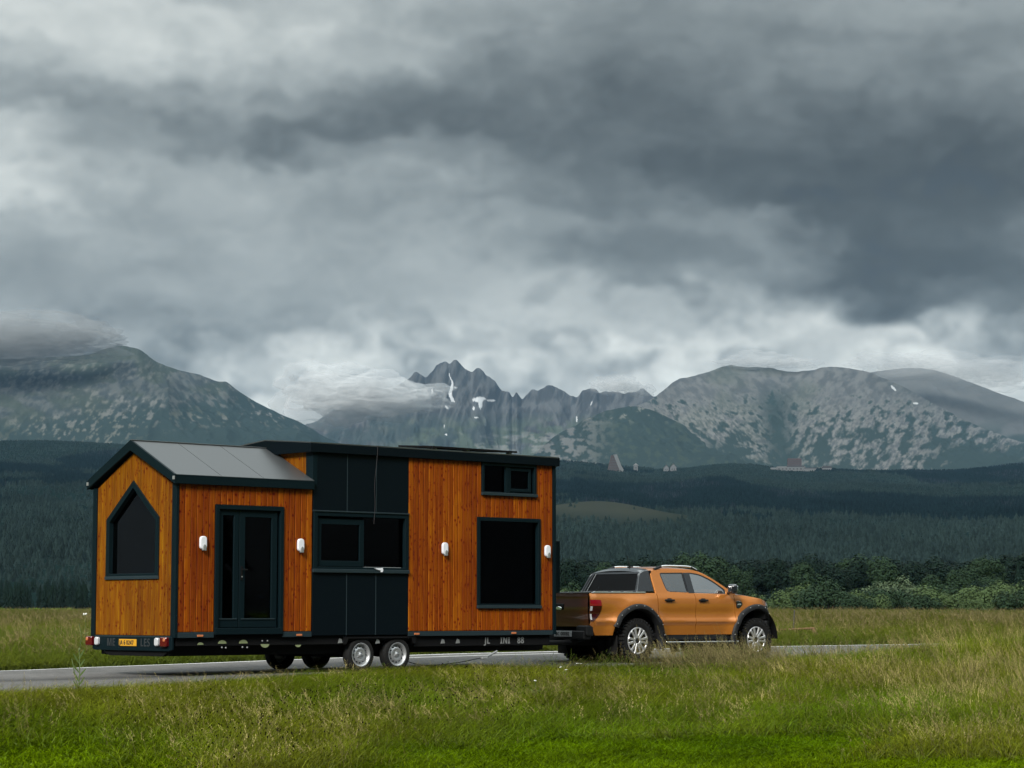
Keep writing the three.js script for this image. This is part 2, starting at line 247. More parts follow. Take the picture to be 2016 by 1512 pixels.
// ---------------------------------------------------------------- mountains: ridges with spurs, rock above, dwarf pine below
function massif(name, label, ridge, Dr, foot, yFoot, cols, rows, rough, tint, back = 0.25, pow = 1.1) {
  const px0 = ridge[0][0], px1 = ridge[ridge.length - 1][0], line = curve(ridge);
  const Hgt = (px) => 1.04 + Dr * (1203 - line(px)) / F;
  const g = gridGeo(cols, rows, (i, j) => {
    const px = lerp(px0, px1, i / (cols - 1)), v = j / (rows - 1) * (1 + back), t = Math.min(v, 1), b = Math.max(0, v - 1);
    const [amp, wl, jag] = rough, x = px * Dr / F, rib = ridged(x / wl + 0.25 * fbm(x / wl, v * 3, 2, 7), v * 1.5, 4, 201) - 0.55, fine = ridged(x / (wl * 0.22), v * 7, 3, 211) - 0.5;
    const env = Math.min(1, t * 2.2) * Math.min(1, (1 - t) * 3.5 + 0.06);
    let y = yFoot + (Hgt(px) - yFoot) * Math.pow(t, pow) * (1 - b * 1.6) + (rib * amp + fine * amp * 0.3) * env + jag * (fbm(x / 38, 5, 3, 221) - 0.5) * smooth(0.85, 1, t);
    const D = Dr - (Dr - foot) * (1 - t) + b * 2600 - rib * amp * 1.4 * env * (1 - t);
    return [D * (px - 1008) / F, y, -D];
  });
  const p = g.attributes.position, n = g.attributes.normal, c = new Float32Array(p.count * 3);
  for (let i = 0; i < p.count; i++) { const D = -p.getZ(i), px = 1008 + F * p.getX(i) / D, py = 1203 - F * (p.getY(i) - 1.04) / D, k = tint(px, py, (i % cols) / cols, ((i / cols) | 0) / rows * (1 + back), n.getY(i), D); c[i * 3] = k[0]; c[i * 3 + 1] = k[1]; c[i * 3 + 2] = k[2]; }
  g.setAttribute('color', new THREE.BufferAttribute(c, 3));
  const o = shadows(new THREE.Mesh(g, mat(1, 1, 1, 1, { physical: true, vertexColors: true, specularIntensity: 0 }))); o.name = numbered(name); scene.add(o); tag(o, label, null, null, 'structure');
}
const ROCK = [0.085, 0.087, 0.086], SCREE = [0.122, 0.122, 0.115], PINE = [0.019, 0.029, 0.028], TURF = [0.04, 0.052, 0.038], SNOW = [0.3, 0.31, 0.32], GREY = [0.05, 0.054, 0.056];
const patch = (px, py, cx, cy, rx, ry, slant = 0) => { const u = (px - cx - slant * (py - cy)) / rx, v = (py - cy) / ry; return u * u + v * v < 1 + 0.9 * (vnoise(px * 0.55, py * 0.55, 3) - 0.5); };

massif('mountain', 'jagged dark rocky peaks with snow gullies in the middle distance', [[560, 850], [612, 834], [660, 806], [720, 775], [780, 762], [800, 748], [817, 731], [828, 735], [837, 739], [848, 730], [859, 719], [874, 713], [885, 719], [896, 711], [910, 722], [927, 735], [941, 727], [958, 737], [974, 752], [987, 770], [1002, 774], [1009, 783], [1017, 774], [1029, 787], [1046, 772], [1061, 770], [1081, 761], [1101, 764], [1116, 774], [1127, 781], [1138, 779], [1149, 766], [1175, 768], [1182, 776], [1204, 772], [1230, 776], [1266, 768], [1288, 779], [1360, 800]],
  11000, 6600, 120, 1000, 240, [105, 420, 26], (px, py, u, v, ny) => {
    const n = fbm(px / 26, py / 16, 4, 231), rib = ridged(px / 12 + py / 40, py / 34, 5, 233);
    let c = mix3([0.0296, 0.0315, 0.0336], [0.0642, 0.0661, 0.0673], smooth(0.5, 0.8, rib) * 0.8);
    c = mix3(c, TURF, smooth(806, 850, py) * smooth(0.35, 0.6, n) * smooth(700, 820, px) * 0.85); c = mix3(c, SCREE, smooth(835, 870, py) * smooth(0.55, 0.66, fbm(px / 22, py / 7, 4, 237)) * smooth(840, 930, px) * 0.7);
    c = mix3(c, PINE, smooth(1080, 880, px) * smooth(800, 840, py) * smooth(0.62, 0.4, n) * 0.7);
    const gully = 887 + 3.2 * Math.sin(py * 0.16) + (py > 765 ? 2 : 0);
    if (py > 735 && py < 792 && Math.abs(px - gully) < lerp(0.8, 3.4, smooth(738, 780, py))) return SNOW;
    for (const [cx, cy, rx, ry, sl] of [[943, 787, 13, 5, -0.5], [946, 796, 4, 9, 0], [966, 789, 9, 1.8, 0], [850, 771, 1.5, 6, 0], [879, 803, 2.4, 4, 0.6], [932, 805, 2, 4, 0], [938, 823, 4, 1.2, 0], [874, 840, 1, 4, 0], [878, 857, 3, 1, 0], [1136, 826, 1.6, 6, 0], [1165, 795, 1.2, 4, -0.4]]) if (patch(px, py, cx, cy, rx, ry, sl)) return SNOW;
    return c;
  });
massif('mountain', 'hazy grey mountain shoulder behind the right massif, under the cloud', [[1500, 800], [1620, 752], [1700, 736], [1780, 726], [1840, 728], [1890, 744], [1940, 762], [1975, 776], [2016, 790], [2120, 820], [2300, 850]], 10200, 7800, 500, 260, 110, [40, 520, 6], (px, py) => { const n = fbm(px / 40, py / 18, 4, 241); return mix3(mix3(GREY, ROCK, n), PINE, smooth(800, 880, py) * smooth(0.3, 0.6, n)); });
massif('mountain', 'broad pale rocky mountain with scree slopes on the right', [[1180, 840], [1240, 806], [1275, 792], [1290, 783], [1312, 766], [1335, 750], [1365, 742], [1390, 735], [1415, 725], [1440, 719], [1475, 722], [1505, 724], [1535, 729], [1560, 733], [1590, 730], [1615, 726], [1645, 721], [1680, 727], [1705, 731], [1745, 745], [1790, 766], [1840, 795], [1890, 822], [1940, 846], [2016, 872], [2110, 895]],
  8600, 5600, 330, 1050, 280, [62, 470, 9], (px, py, u, v, ny) => {
    const q = px + (py - 720) * (px < 1540 ? -0.55 : 0.45), s = fbm(q / 11, py / 11, 6, 251), s2 = fbm(q / 4, py / 5, 5, 253), big = fbm(px / 120, py / 60, 3, 255);
    const down = smooth(735, 905, py), gully = Math.exp(-(((px - (1522 + (py - 760) * 0.12)) / 34) ** 2)) * smooth(740, 800, py);
    let c = mix3(mix3(GREY, ROCK, smooth(0.3, 0.7, s)), TURF, 0.35 * smooth(0.5, 0.7, big));
    c = mix3(c, SCREE, smooth(760, 830, py) * smooth(0.3, 0.72, s2) * 0.6);
    const pine = smooth(0.32 + 0.3 * (1 - down) + 0.25 * (s2 - 0.5), 0.56 + 0.3 * (1 - down) + 0.25 * (s2 - 0.5), s) * smooth(745, 790, py) + 0.9 * gully + smooth(855, 900, py) * smooth(1500, 1400, px) + smooth(845, 880, py - (px - 1840) * 0.2) * smooth(1780, 1930, px);
    c = mix3(c, PINE, clamp(pine));
    if (patch(px, py, 1762, 764, 3, 6, 0.8) || patch(px, py, 1806, 795, 5, 2, 0)) return SNOW;
    return c;
  });
massif('mountain', 'dark pine covered hill in front of the right massif', [[1000, 925], [1050, 896], [1080, 872], [1110, 850], [1135, 838], [1155, 824], [1190, 812], [1225, 804], [1260, 802], [1300, 814], [1345, 836], [1400, 862], [1460, 890], [1540, 925]], 7000, 5300, 330, 480, 170, [34, 260, 8], (px, py) => {
    const n = fbm(px / 9, py / 7, 6, 261), left = smooth(1230, 1110, px);
    let c = mix3(PINE, TURF, 0.35 * smooth(0.5, 0.7, n)); c = mix3(c, ROCK, smooth(0.42, 0.6, n) * left * 0.85); return mix3(c, SCREE, smooth(0.64, 0.68, n) * smooth(840, 815, py) * 0.6); });
massif('mountain', 'grey rocky mountain on the left with its top in the cloud', [[-160, 668], [-60, 690], [0, 706], [60, 706], [130, 702], [170, 697], [200, 687], [230, 681], [258, 684], [276, 691], [300, 710], [320, 718], [350, 728], [385, 737], [420, 748], [444, 753], [462, 767], [490, 785], [512, 796], [535, 808], [560, 820], [585, 830], [610, 843], [640, 862], [700, 890], [760, 915]],
  8000, 5300, 330, 860, 300, [58, 430, 8], (px, py, u, v, ny) => {
    const q = px - (py - 700) * (px < 330 ? -0.5 : 0.7), n = fbm(q / 7, py / 8, 6, 271), n2 = fbm(px / 60, py / 24, 4, 273), lower = smooth(770, 850, py + (px - 200) * 0.14);
    let c = mix3([0.0277, 0.0336, 0.0355], [0.0543, 0.0593, 0.0574], smooth(0.3, 0.65, n)); c = mix3(c, [0.0296, 0.0376, 0.0296], smooth(0.42, 0.6, n2) * 0.75);
    c = mix3(c, [0.1136, 0.1136, 0.1037], 0.8 * smooth(0.5, 0.76, n) * smooth(690, 730, py) * smooth(0.4, 0.6, fbm(px / 90, py / 40, 2, 275)) * 0.6);
    c = mix3(c, PINE, clamp(lower * 1.25 * smooth(0.68, 0.5, n) + smooth(820, 860, py) * smooth(240, 330, px)));
    return c;
  });

// ---------------------------------------------------------------- cloud lying on the mountains: drifts of pale droplets
{
  // each drift is a few lumps of nested ragged veils, thin at the rim and thick in the middle
  const cloud = (label, lumps, D, seed, k, opacity) => {
    const list = [], d = V();
    lumps.forEach(([cx, cy, rx, ry, N, under = 0.8], li) => {
      const c = at(cx, cy, D + li * 60), sx = rx * D / F, sy = ry * D / F, sz = Math.min(sx, 380);
      for (let q = 0; q < N; q++) {
        const f = 1 - 0.7 * Math.pow(q / Math.max(1, N - 1), 0.8), g = new THREE.IcosahedronGeometry(1, 22), p = g.attributes.position, nn = g.attributes.normal, S = seed + li * 7;
        for (let i = 0; i < p.count; i++) {
          d.fromBufferAttribute(p, i).normalize(); const w = fbm(d.x * 1.7 + S + d.z, d.y * 1.7 + d.z * 1.3, 4, S) - 0.5, w2 = fbm(d.x * 3.4 + d.z * 2.2 + q * 0.5, d.y * 3.4 - d.z * 2 + q * 0.4, 2, S + 3) - 0.5, e = f * (1 + 1.25 * w + 0.5 * w2);
          p.setXYZ(i, c.x + d.x * sx * e, c.y + (d.y < 0 ? under : 1) * d.y * sy * e, c.z + d.z * sz * e); d.set(d.x * 0.5, d.y * 0.8 + 0.8, d.z * 0.5).normalize(); nn.setXYZ(i, d.x, d.y, d.z);
        }
        list.push(g);
      }
    });
    const o = shadows(new THREE.Mesh(join(list), mat(k * 0.97, k * 0.99, k, 1, { physical: true, transparent: true, opacity, transmission: 0.5, thickness: 0, specularIntensity: 0 }))); o.name = numbered('cloud'); scene.add(o); tag(o, label, null, null, 'stuff');
  };
  cloud('soft white cloud lying against the middle peaks', [[715, 786, 125, 46, 5, 0.75], [640, 766, 100, 60, 3, 1], [790, 790, 95, 34, 3, 0.7]], 8300, 301, 0.64, 0.19);
  cloud('grey cloud bank hiding the top of the left mountain', [[20, 680, 190, 48, 5, 0.8], [150, 668, 100, 26, 3, 0.7], [-60, 672, 140, 50, 3, 0.9]], 7300, 302, 0.3, 0.17);
  cloud('thin pale cloud drifting over the right summit', [[1880, 730, 130, 30, 4], [1770, 716, 100, 22, 3], [1980, 742, 90, 36, 3]], 9200, 303, 0.56, 0.09);
  cloud('thin veil of cloud touching the left end of the right summit ridge', [[1490, 712, 70, 17, 3], [1560, 716, 60, 12, 3]], 8500, 305, 0.62, 0.1);
  cloud('small wisp of cloud over the low ridge between the peaks', [[1210, 758, 44, 20, 4], [1250, 766, 36, 15, 3]], 9000, 304, 0.58, 0.13);
}

// ---------------------------------------------------------------- far buildings on the crest of the foothills
{
  const white = mat(0.105, 0.113, 0.117, 0.8, { physical: true, specularIntensity: 0 }), brown = mat(0.03, 0.022, 0.022, 0.8), dark = mat(0.02, 0.022, 0.025, 0.6), red = mat(0.036, 0.025, 0.027, 0.8), grey = mat(0.13, 0.14, 0.145, 0.8);
  const place = (o, px, py, D) => { o.position.copy(at(px, py, D)); };
  { const o = thing('hotel_tower', 'tall wedge shaped hotel with white sloping wing on the wooded crest', 'hotel'); place(o, 1212, 941, 4300);
    part('wall', [slab([[-16, 8], [18, 8], [14, 14], [-4, 41], [-8, 42]], 16).translate(0, 0, -16)], brown, o);
    part('wall', [slab([[-4, 43], [3, 43], [11, 22], [17, 11], [24, 8], [24, 3], [12, 3], [8, 12]], 20).translate(0, 0, -18)], white, o).userData.label = 'white sloping wing';
    part('base', [box(-21, 10, 2, 11, -18, 8, 0.5), box(-24, -6, 0, 5, -10, 10, 0.4), box(14, 34, 3, 9, -16, 4, 0.4)], white, o);
    for (let k = 0; k < 5; k++) { const y = 14 + k * 5, x0 = -13 + k * 1.4, x1 = 10 - k * 2.4; part('window', box(x0, x1, y, y + 1.8, -0.2, 0.35, 0), dark, o); }
    for (let k = 0; k < 4; k++) part('window', box(-19 + k * 7, -15 + k * 7, 5, 7.5, 7.8, 8.3, 0), dark, o); }
  { const o = thing('guest_house', 'small white tower house between the wedge hotel and white chalets', 'house'); place(o, 1252, 933, 4350); part('wall', box(-4, 4, 0, 15, -8, 0, 0.2), white, o); part('roof', [slab([[-5.5, 15], [5.5, 15], [0, 19]], 10).translate(0, 0, -9)], grey, o); for (const y of [4, 9]) part('window', box(-2, 2, y, y + 2, -0.1, 0.3, 0), dark, o); }
  [['white gabled chalet, left one of the pair among the trees', 1312, 929, 1], ['white gabled chalet, right and taller one of the pair', 1326, 929, 1.2]].forEach(([l, px, py, k]) => { const o = thing('chalet', l, 'house'); place(o, px, py, 4400); o.scale.setScalar(k); part('wall', slab([[-5, 0], [5, 0], [5, 6], [0, 12], [-5, 6]], 14).translate(0, 0, -14), white, o); for (const s of [-1, 1]) part('roof', box(-0.3, 8.4, 0, 0.4, -14.6, 0.6, 0.05).rotateZ(-Math.PI / 2 + 0.69 + Math.PI / 2 - 1.56).applyMatrix4(new THREE.Matrix4().makeScale(s, 1, 1)).translate(0, 12.4, 0), dark, o); for (const x of [-2.6, 1]) part('window', box(x, x + 1.7, 2, 4.2, -0.1, 0.25, 0), dark, o); });
  { const o = thing('hotel', 'long low white hotel with a dull red block behind on the crest', 'hotel'); place(o, 1572, 929, 4350);
    for (const b of [[-40, 14, 0, 9, -18, 0], [-52, -30, 3, 7, -14, -2], [10, 34, -3, 5, -14, 4]]) part('wing', box(...b, 0.3), white, o);
    part('tower', box(-18, 8, 8, 25, -24, -8, 0.4), red, o); part('roof', [box(-22, 12, 8.2, 10.4, -24, 0.6, 0.2), box(11, 36, 5, 6.4, -14.5, 4.6, 0.2)], dark, o);
    for (let k = 0; k < 7; k++) part('window', box(-38 + k * 7, -35 + k * 7, 3, 5.5, -0.2, 0.3, 0), dark, o);
    for (let k = 0; k < 3; k++) part('window', box(-16, 6, 12 + k * 4, 13.3 + k * 4, -8.2, -7.7, 0), dark, o); }
  { const o = thing('lodge', 'small pale grey lodge under the round trees on the crest', 'house'); place(o, 1630, 930, 4400); part('wall', box(-10, 8, 0, 7, -10, 0, 0.2), grey, o); part('roof', slab([[-11.5, 7], [9.5, 7], [7, 11], [-9, 11]], 12).translate(0, 0, -11), dark, o); for (let k = 0; k < 3; k++) part('window', box(-8 + k * 5.4, -5.4 + k * 5.4, 2.4, 4.6, -0.1, 0.3, 0), dark, o); }
}

// ---------------------------------------------------------------- trees and bushes at the end of the meadow
function leaves(lobes, n, size, seed) {              // leaf clumps spread through round lobes [x, y, z, r]
  const r = seeded(seed), p = [], total = lobes.reduce((a, l) => a + l[3] * l[3], 0), d = V(), u = V(), v = V(), nn = V();
  for (const [cx, cy, cz, R] of lobes) for (let i = 0; i < n * R * R / total; i++) {
    const z = 2 * r() - 1, a = r() * 6.283, q = Math.sqrt(1 - z * z); d.set(q * Math.cos(a), z * 0.92 + 0.08, q * Math.sin(a));
    const rr = R * (0.62 + 0.45 * Math.pow(r(), 0.6)) * (0.86 + 0.3 * vnoise(d.x * 3 + cx * 5, d.y * 3 + d.z * 2 + cy * 5, seed)), s = size * lerp(0.55, 1.25, r());
    nn.copy(d).add(V(r() - 0.5, r() - 0.1, r() - 0.5).multiplyScalar(1.1)).normalize(); u.crossVectors(nn, V(r() - 0.5, r() - 0.5, r() - 0.5)).normalize(); v.crossVectors(nn, u);
    const c = [cx + d.x * rr, cy + d.y * rr, cz + d.z * rr], Q = (a1, b1) => [c[0] + u.x * a1 + v.x * b1, c[1] + u.y * a1 + v.y * b1, c[2] + u.z * a1 + v.z * b1];
    p.push(...Q(-s, 0), ...Q(0, s * 0.6), ...Q(0, -s * 0.6), ...Q(s, 0), ...Q(0, -s * 0.6), ...Q(0, s * 0.6));
  }
  const g = new THREE.BufferGeometry(); g.setAttribute('position', new THREE.BufferAttribute(new Float32Array(p), 3)); g.computeVertexNormals(); return flat(g);
}
const ORD = ['first', 'second', 'third', 'fourth', 'fifth', 'sixth', 'seventh', 'eighth', 'ninth', 'tenth', 'eleventh', 'twelfth', 'thirteenth', 'fourteenth', 'fifteenth', 'sixteenth', 'seventeenth', 'eighteenth', 'nineteenth', 'twentieth', 'twenty-first', 'twenty-second', 'twenty-third', 'twenty-fourth', 'twenty-fifth', 'twenty-sixth', 'twenty-seventh', 'twenty-eighth', 'twenty-ninth', 'thirtieth', 'thirty-first', 'thirty-second', 'thirty-third', 'thirty-fourth', 'thirty-fifth', 'thirty-sixth', 'thirty-seventh', 'thirty-eighth', 'thirty-ninth', 'fortieth', 'forty-first', 'forty-second', 'forty-third', 'forty-fourth', 'forty-fifth'];
{
  const bark = mat(0.05, 0.042, 0.035, 0.95), r = seeded(41);
  const greens = { dark: [0.008, 0.018, 0.013], mid: [0.02, 0.038, 0.02], pale: [0.07, 0.098, 0.055], olive: [0.052, 0.08, 0.032] }, mats = {};
  for (const k in greens) { mats[k] = leafMat(0.25); mats[k].color.setRGB(...greens[k]); }
  const lobesTree = (seed, wide) => { const q = seeded(seed), l = [[0, 0.62, 0, 0.24]]; for (let i = 0; i < 11; i++) { const a = q() * 6.3, h = 0.24 + 0.6 * q(), k = wide * (0.3 - 0.2 * Math.abs(h - 0.45)); l.push([Math.cos(a) * k * q(), h, Math.sin(a) * k * q(), 0.11 + 0.09 * q()]); } return l; };
  const lobesBush = (seed) => { const q = seeded(seed), l = []; for (let i = 0; i < 13; i++) { const a = q() * 6.3, k = 0.75 * Math.sqrt(q()), h = (0.62 - 0.4 * k) * (0.55 + 0.5 * q()); l.push([Math.cos(a) * k, h, Math.sin(a) * k, 0.22 + 0.16 * q()]); } return l; };
  const kinds = {
    tree: [1, 2, 3, 4].map((s) => ({ crown: leaves(lobesTree(50 + s, s % 2 ? 1.25 : 0.85), 2600, 0.03, 60 + s), trunk: join([new THREE.CylinderGeometry(0.008, 0.02, 0.6, 7).translate(0, 0.3, 0), rod(V(0, 0.3, 0), V(0.1, 0.6, 0.05), 0.009, 5, 0.004), rod(V(0, 0.34, 0), V(-0.09, 0.64, -0.04), 0.009, 5, 0.004)]) })),
    bush: [1, 2, 3, 4].map((s) => ({ crown: leaves(lobesBush(70 + s), 3000, 0.05, 80 + s), trunk: join([0, 1, 2, 3].map((k) => rod(V(0, 0, 0), V(Math.cos(k * 1.6) * 0.4, 0.45, Math.sin(k * 1.6) * 0.4), 0.025, 5, 0.01))) })),
    spruce: [1, 2].map((s) => ({ crown: fir(13, 9, 0.4, 90 + s), trunk: new THREE.CylinderGeometry(0.006, 0.016, 0.3, 6).translate(0, 0.12, 0) })),
  };
  const made = {};
  function plant(kind, v, tone, px, pyTop, D, wide, label, cat, group) {
    const X = D * (px - 1008) / F, y = groundY(X, D), hgt = 1.04 + D * (1203 - pyTop) / F - y, key = kind + v + tone; let o;
    const nm = kind === 'bush' ? 'bush' : kind === 'spruce' ? 'spruce_tree' : 'deciduous_tree';
    if (made[key]) { o = made[key].clone(); o.name = numbered(nm); scene.add(o); } else { o = made[key] = new THREE.Group(); o.name = numbered(nm); scene.add(o); part('crown', kinds[kind][v].crown, mats[tone], o); part('trunk', kinds[kind][v].trunk, bark, o); }
    o.position.copy(P(X, y - 0.05, D)); o.rotation.y = r() * 6.3; const top = kind === 'bush' ? 0.95 : kind === 'spruce' ? 1 : 0.92; o.scale.set(hgt / top * wide, hgt / top, hgt / top * wide); o.userData = { label, category: cat, group };
  }
  // dark wood on the right, front row
  const row = []; for (let px = 1092; px < 2036; px += lerp(17, 30, r())) row.push(px);
  const tops = curve([[1090, 1112], [1180, 1108], [1250, 1112], [1330, 1104], [1400, 1094], [1440, 1108], [1500, 1110], [1600, 1104], [1700, 1106], [1800, 1102], [1900, 1104], [1985, 1096], [2040, 1100]]);
  row.forEach((px, i) => { const right = row.length - 1 - i, con = px > 1960 && i % 2, tone = con ? 'dark' : r() < 0.6 ? 'dark' : 'mid'; plant(con ? 'spruce' : 'tree', con ? i % 2 : Math.floor(r() * 4), tone, px, tops(px) + lerp(-6, 14, r()), lerp(400, 450, r()), con ? 1.2 : lerp(0.85, 1.2, r()), `${tone === 'dark' ? 'dark' : 'mid'} green ${con ? 'pointed' : 'round'} tree in the wood behind the pickup, ${right ? ORD[right] + ' from' : 'nearest to'} the right edge`, 'tree', 'trees of the wood at the end of the meadow'); });
  // bushes in front of it
  const spots = [[1105, 1150, 'olive'], [1128, 1142, 'mid'], [1150, 1148, 'olive'], [1172, 1158, 'mid']], b2 = [];
  for (let px = 1476; px < 2040; px += lerp(20, 46, r())) b2.push([px, 1200 - lerp(16, 60, r()) - 6 * smooth(1560, 1700, px), r() < 0.58 ? 'olive' : r() < 0.75 ? 'mid' : 'dark']);
  spots.forEach(([px, py, t], i) => plant('bush', i % 4, t, px, py, 300, 0.8, ['olive bush just right of the trailer front wall', 'green bush, second to the right of the trailer front wall', 'olive bush behind the pickup tailgate', 'low green bush behind the pickup canopy'][i], 'bush', 'bushes at the edge of the meadow'));
  b2.forEach(([px, py, t], i) => plant('bush', i % 4, t, px, py, lerp(232, 262, r()), lerp(0.85, 1.15, r()), `${t === 'olive' ? 'olive' : t === 'mid' ? 'green' : 'dark green'} rounded bush in the front row, ${ORD[b2.length - 1 - i]} from the right edge`, 'bush', 'bushes at the edge of the meadow'));
  for (let px = 1500, i = 0; px < 2040; px += lerp(38, 58, r()), i++) plant('bush', (i + 2) % 4, r() < 0.45 ? 'mid' : r() < 0.5 ? 'dark' : 'olive', px, 1144 + lerp(-14, 22, r()), lerp(285, 305, r()), 0.95, `taller bush in the second row of bushes, ${ORD[i]} right of the bonnet`, 'bush', 'taller bushes of the second line');
  [[1735, 1134, 'pale willow bush, palest one of the pair left of the small trees'], [1776, 1131, 'pale silvery willow with the highest top above the bushes'], [1800, 1142, 'small pale willow to the right of the highest one']].forEach(([px, py, l], i) => plant('bush', i, 'pale', px, py, 315, 0.8, l, 'bush'));
  [[1832, 1134, 'lone small round tree rising above the bushes'], [1878, 1128, 'taller small tree with a thin trunk above the bushes'], [1946, 1140, 'broad small tree near the right edge behind the bushes']].forEach(([px, py, l], i) => plant('tree', i, 'mid', px, py, 330, 1.1, l, 'tree'));
  // young spruces at the left edge
  let k = 0; const pos = []; for (let px = -8; px < 200; px += lerp(5, 9, r())) pos.push(px);
  pos.forEach((px, i) => plant('spruce', i % 2, 'dark', px, 1171 + lerp(-5, 13, r()) + 13 * smooth(70, 0, px), lerp(520, 600, r()), 1.25, `young dark spruce behind the left meadow, ${ORD[i]} from the left edge`, 'tree', 'young spruces behind the left meadow'));
  // the wood behind them, nobody could count
  const mass = [], wood = []; for (let i = 0; i < 1500; i++) { const D = lerp(470, 800, r()), t = lerp(-0.3, 0.32, r()), X = t * D, px = 1008 + F * t; const h = px < 300 ? lerp(5, 8, r()) * D / 620 : lerp(8.5, 12, r()) * D / 560, q = lerp(0.7, 1.2, r()); (px < 300 ? mass : wood).push([P(X, groundY(X, D) - 0.2, D), px < 300 ? [h * 1.3, h, h * 1.3] : [h * 1.1, h, h * 1.1], r() * 6, [0.006 * q, 0.014 * q, 0.011 * q]]); }
  scatter('wood', kinds.spruce[0].crown, leafMat(0.1), mass, 'young spruce wood behind the left meadow');
  scatter('wood', kinds.tree[1].crown, leafMat(0.2), wood, 'dark mixed wood behind the bushes on the right');
  // a belt of spruces across the road behind the camera side, which the panes mirror
  const belt = []; for (let i = 0; i < 900; i++) { const a = lerp(85, 275, r()) * Math.PI / 180, d = lerp(60, 130, r()), X = d * Math.sin(a), D = d * Math.cos(a), h = lerp(11, 19, r()); belt.push([P(X, -0.6, D), [h * 1.1, h, h * 1.1], r() * 6, [0.02, 0.04, 0.024]]); }
  scatter('wood', kinds.spruce[1].crown, leafMat(0.1), belt, 'tall spruce wood facing the house across the meadow');
}

// ---------------------------------------------------------------- shared surfaces
const M = {
  navy: mat(0.0026, 0.008, 0.0105, 0.5, { physical: true, specularIntensity: 0.16 }), navyPanel: mat(0.0006, 0.003, 0.005, 0.55, { physical: true, specularIntensity: 0.2 }), edge: mat(0.012, 0.022, 0.027, 0.5, { physical: true, specularIntensity: 0.5 }), black: mat(0.003, 0.003, 0.0035, 0.7, { physical: true, specularIntensity: 0.3 }), rubber: mat(0.005, 0.005, 0.005, 0.85, { physical: true, specularIntensity: 0.5 }), roof: mat(0.075, 0.08, 0.083, 0.42, { metalness: 0.55 }),
  inside: mat(0.004, 0.004, 0.004, 0.95, { physical: true, specularIntensity: 0.2 }), steel: mat(0.4, 0.41, 0.42, 0.42, { metalness: 0.75 }), white: mat(0.62, 0.63, 0.68, 0.5), galv: mat(0.24, 0.25, 0.25, 0.5, { metalness: 0.4 }), red: mat(0.07, 0.002, 0.003, 0.2), amber: mat(0.4, 0.13, 0.05, 0.35), lens: mat(0.4, 0.41, 0.43, 0.15),
  pane: mat(0.16, 0.17, 0.18, 0.02, { physical: true, transmission: 1, thickness: 0, specularIntensity: 0.22 }),
  yellow: mat(0.5, 0.25, 0.012, 0.5), ink: mat(0.015, 0.014, 0.012, 0.7), dimText: mat(0.012, 0.016, 0.018, 0.7), paleText: mat(0.16, 0.165, 0.165, 0.7),
};
const woods = (() => {                                // stained spruce boards: streaky grain, dark knots
  const W = 1024, H = 1024, r = seeded(8), knots = []; for (let i = 0; i < 60; i++) knots.push([r() * W, r() * H, 12 + r() * r() * 24, 6 + r() * 9, (r() - 0.5) * 1.4, 0.35 + 0.65 * r()]);
  const t = texture(W, H, (x, y) => {
    let bend = 0, k = 0; for (const [cx, cy, a, b, tl, s] of knots) { let dx = x - cx, dy = y - cy; dx -= Math.round(dx / W) * W; dy -= Math.round(dy / H) * H; if (Math.abs(dx) > 110 || Math.abs(dy) > 60) continue; const e = ((dx + tl * dy) / a) ** 2 + (dy / b) ** 2; k = Math.max(k, s * Math.exp(-e * 0.9)); bend += 9 * Math.sign(dx || 1) * Math.exp(-e / 6); }
    const X = x + bend, g = fbm(X / 7, y / 300, 3, 301), f = fbm(X / 2.4, y / 120, 2, 305), b = fbm(x / 130, y / 260, 3, 307), streak = Math.pow(vnoise(X / 4.2, y / 420, 309), 3);
    const v = 0.6 + 0.26 * (g - 0.5) + 0.18 * (f - 0.5) + 0.16 * (b - 0.5) + 0.12 * streak, q = 1 - 0.66 * k;
    return [255 * v * (1 - 0.7 * (1 - q)) * 1.02, 255 * v * v * q * q * 0.92, 255 * v * v * v * q * q * 0.6];
  });
  const one = (r, g, b) => mat(r, g, b * 0.22, 0.62, { physical: true, specularIntensity: 0.22, map: t, bumpMap: t, bumpScale: 0.0012 });
  return { side: [one(0.495, 0.340, 0.05), one(0.564, 0.418, 0.065), one(0.416, 0.261, 0.04), one(0.594, 0.470, 0.085), one(0.455, 0.288, 0.04)], rear: [one(0.356, 0.380, 0.075), one(0.395, 0.433, 0.09), one(0.317, 0.327, 0.065), one(0.426, 0.465, 0.105)] };
})();

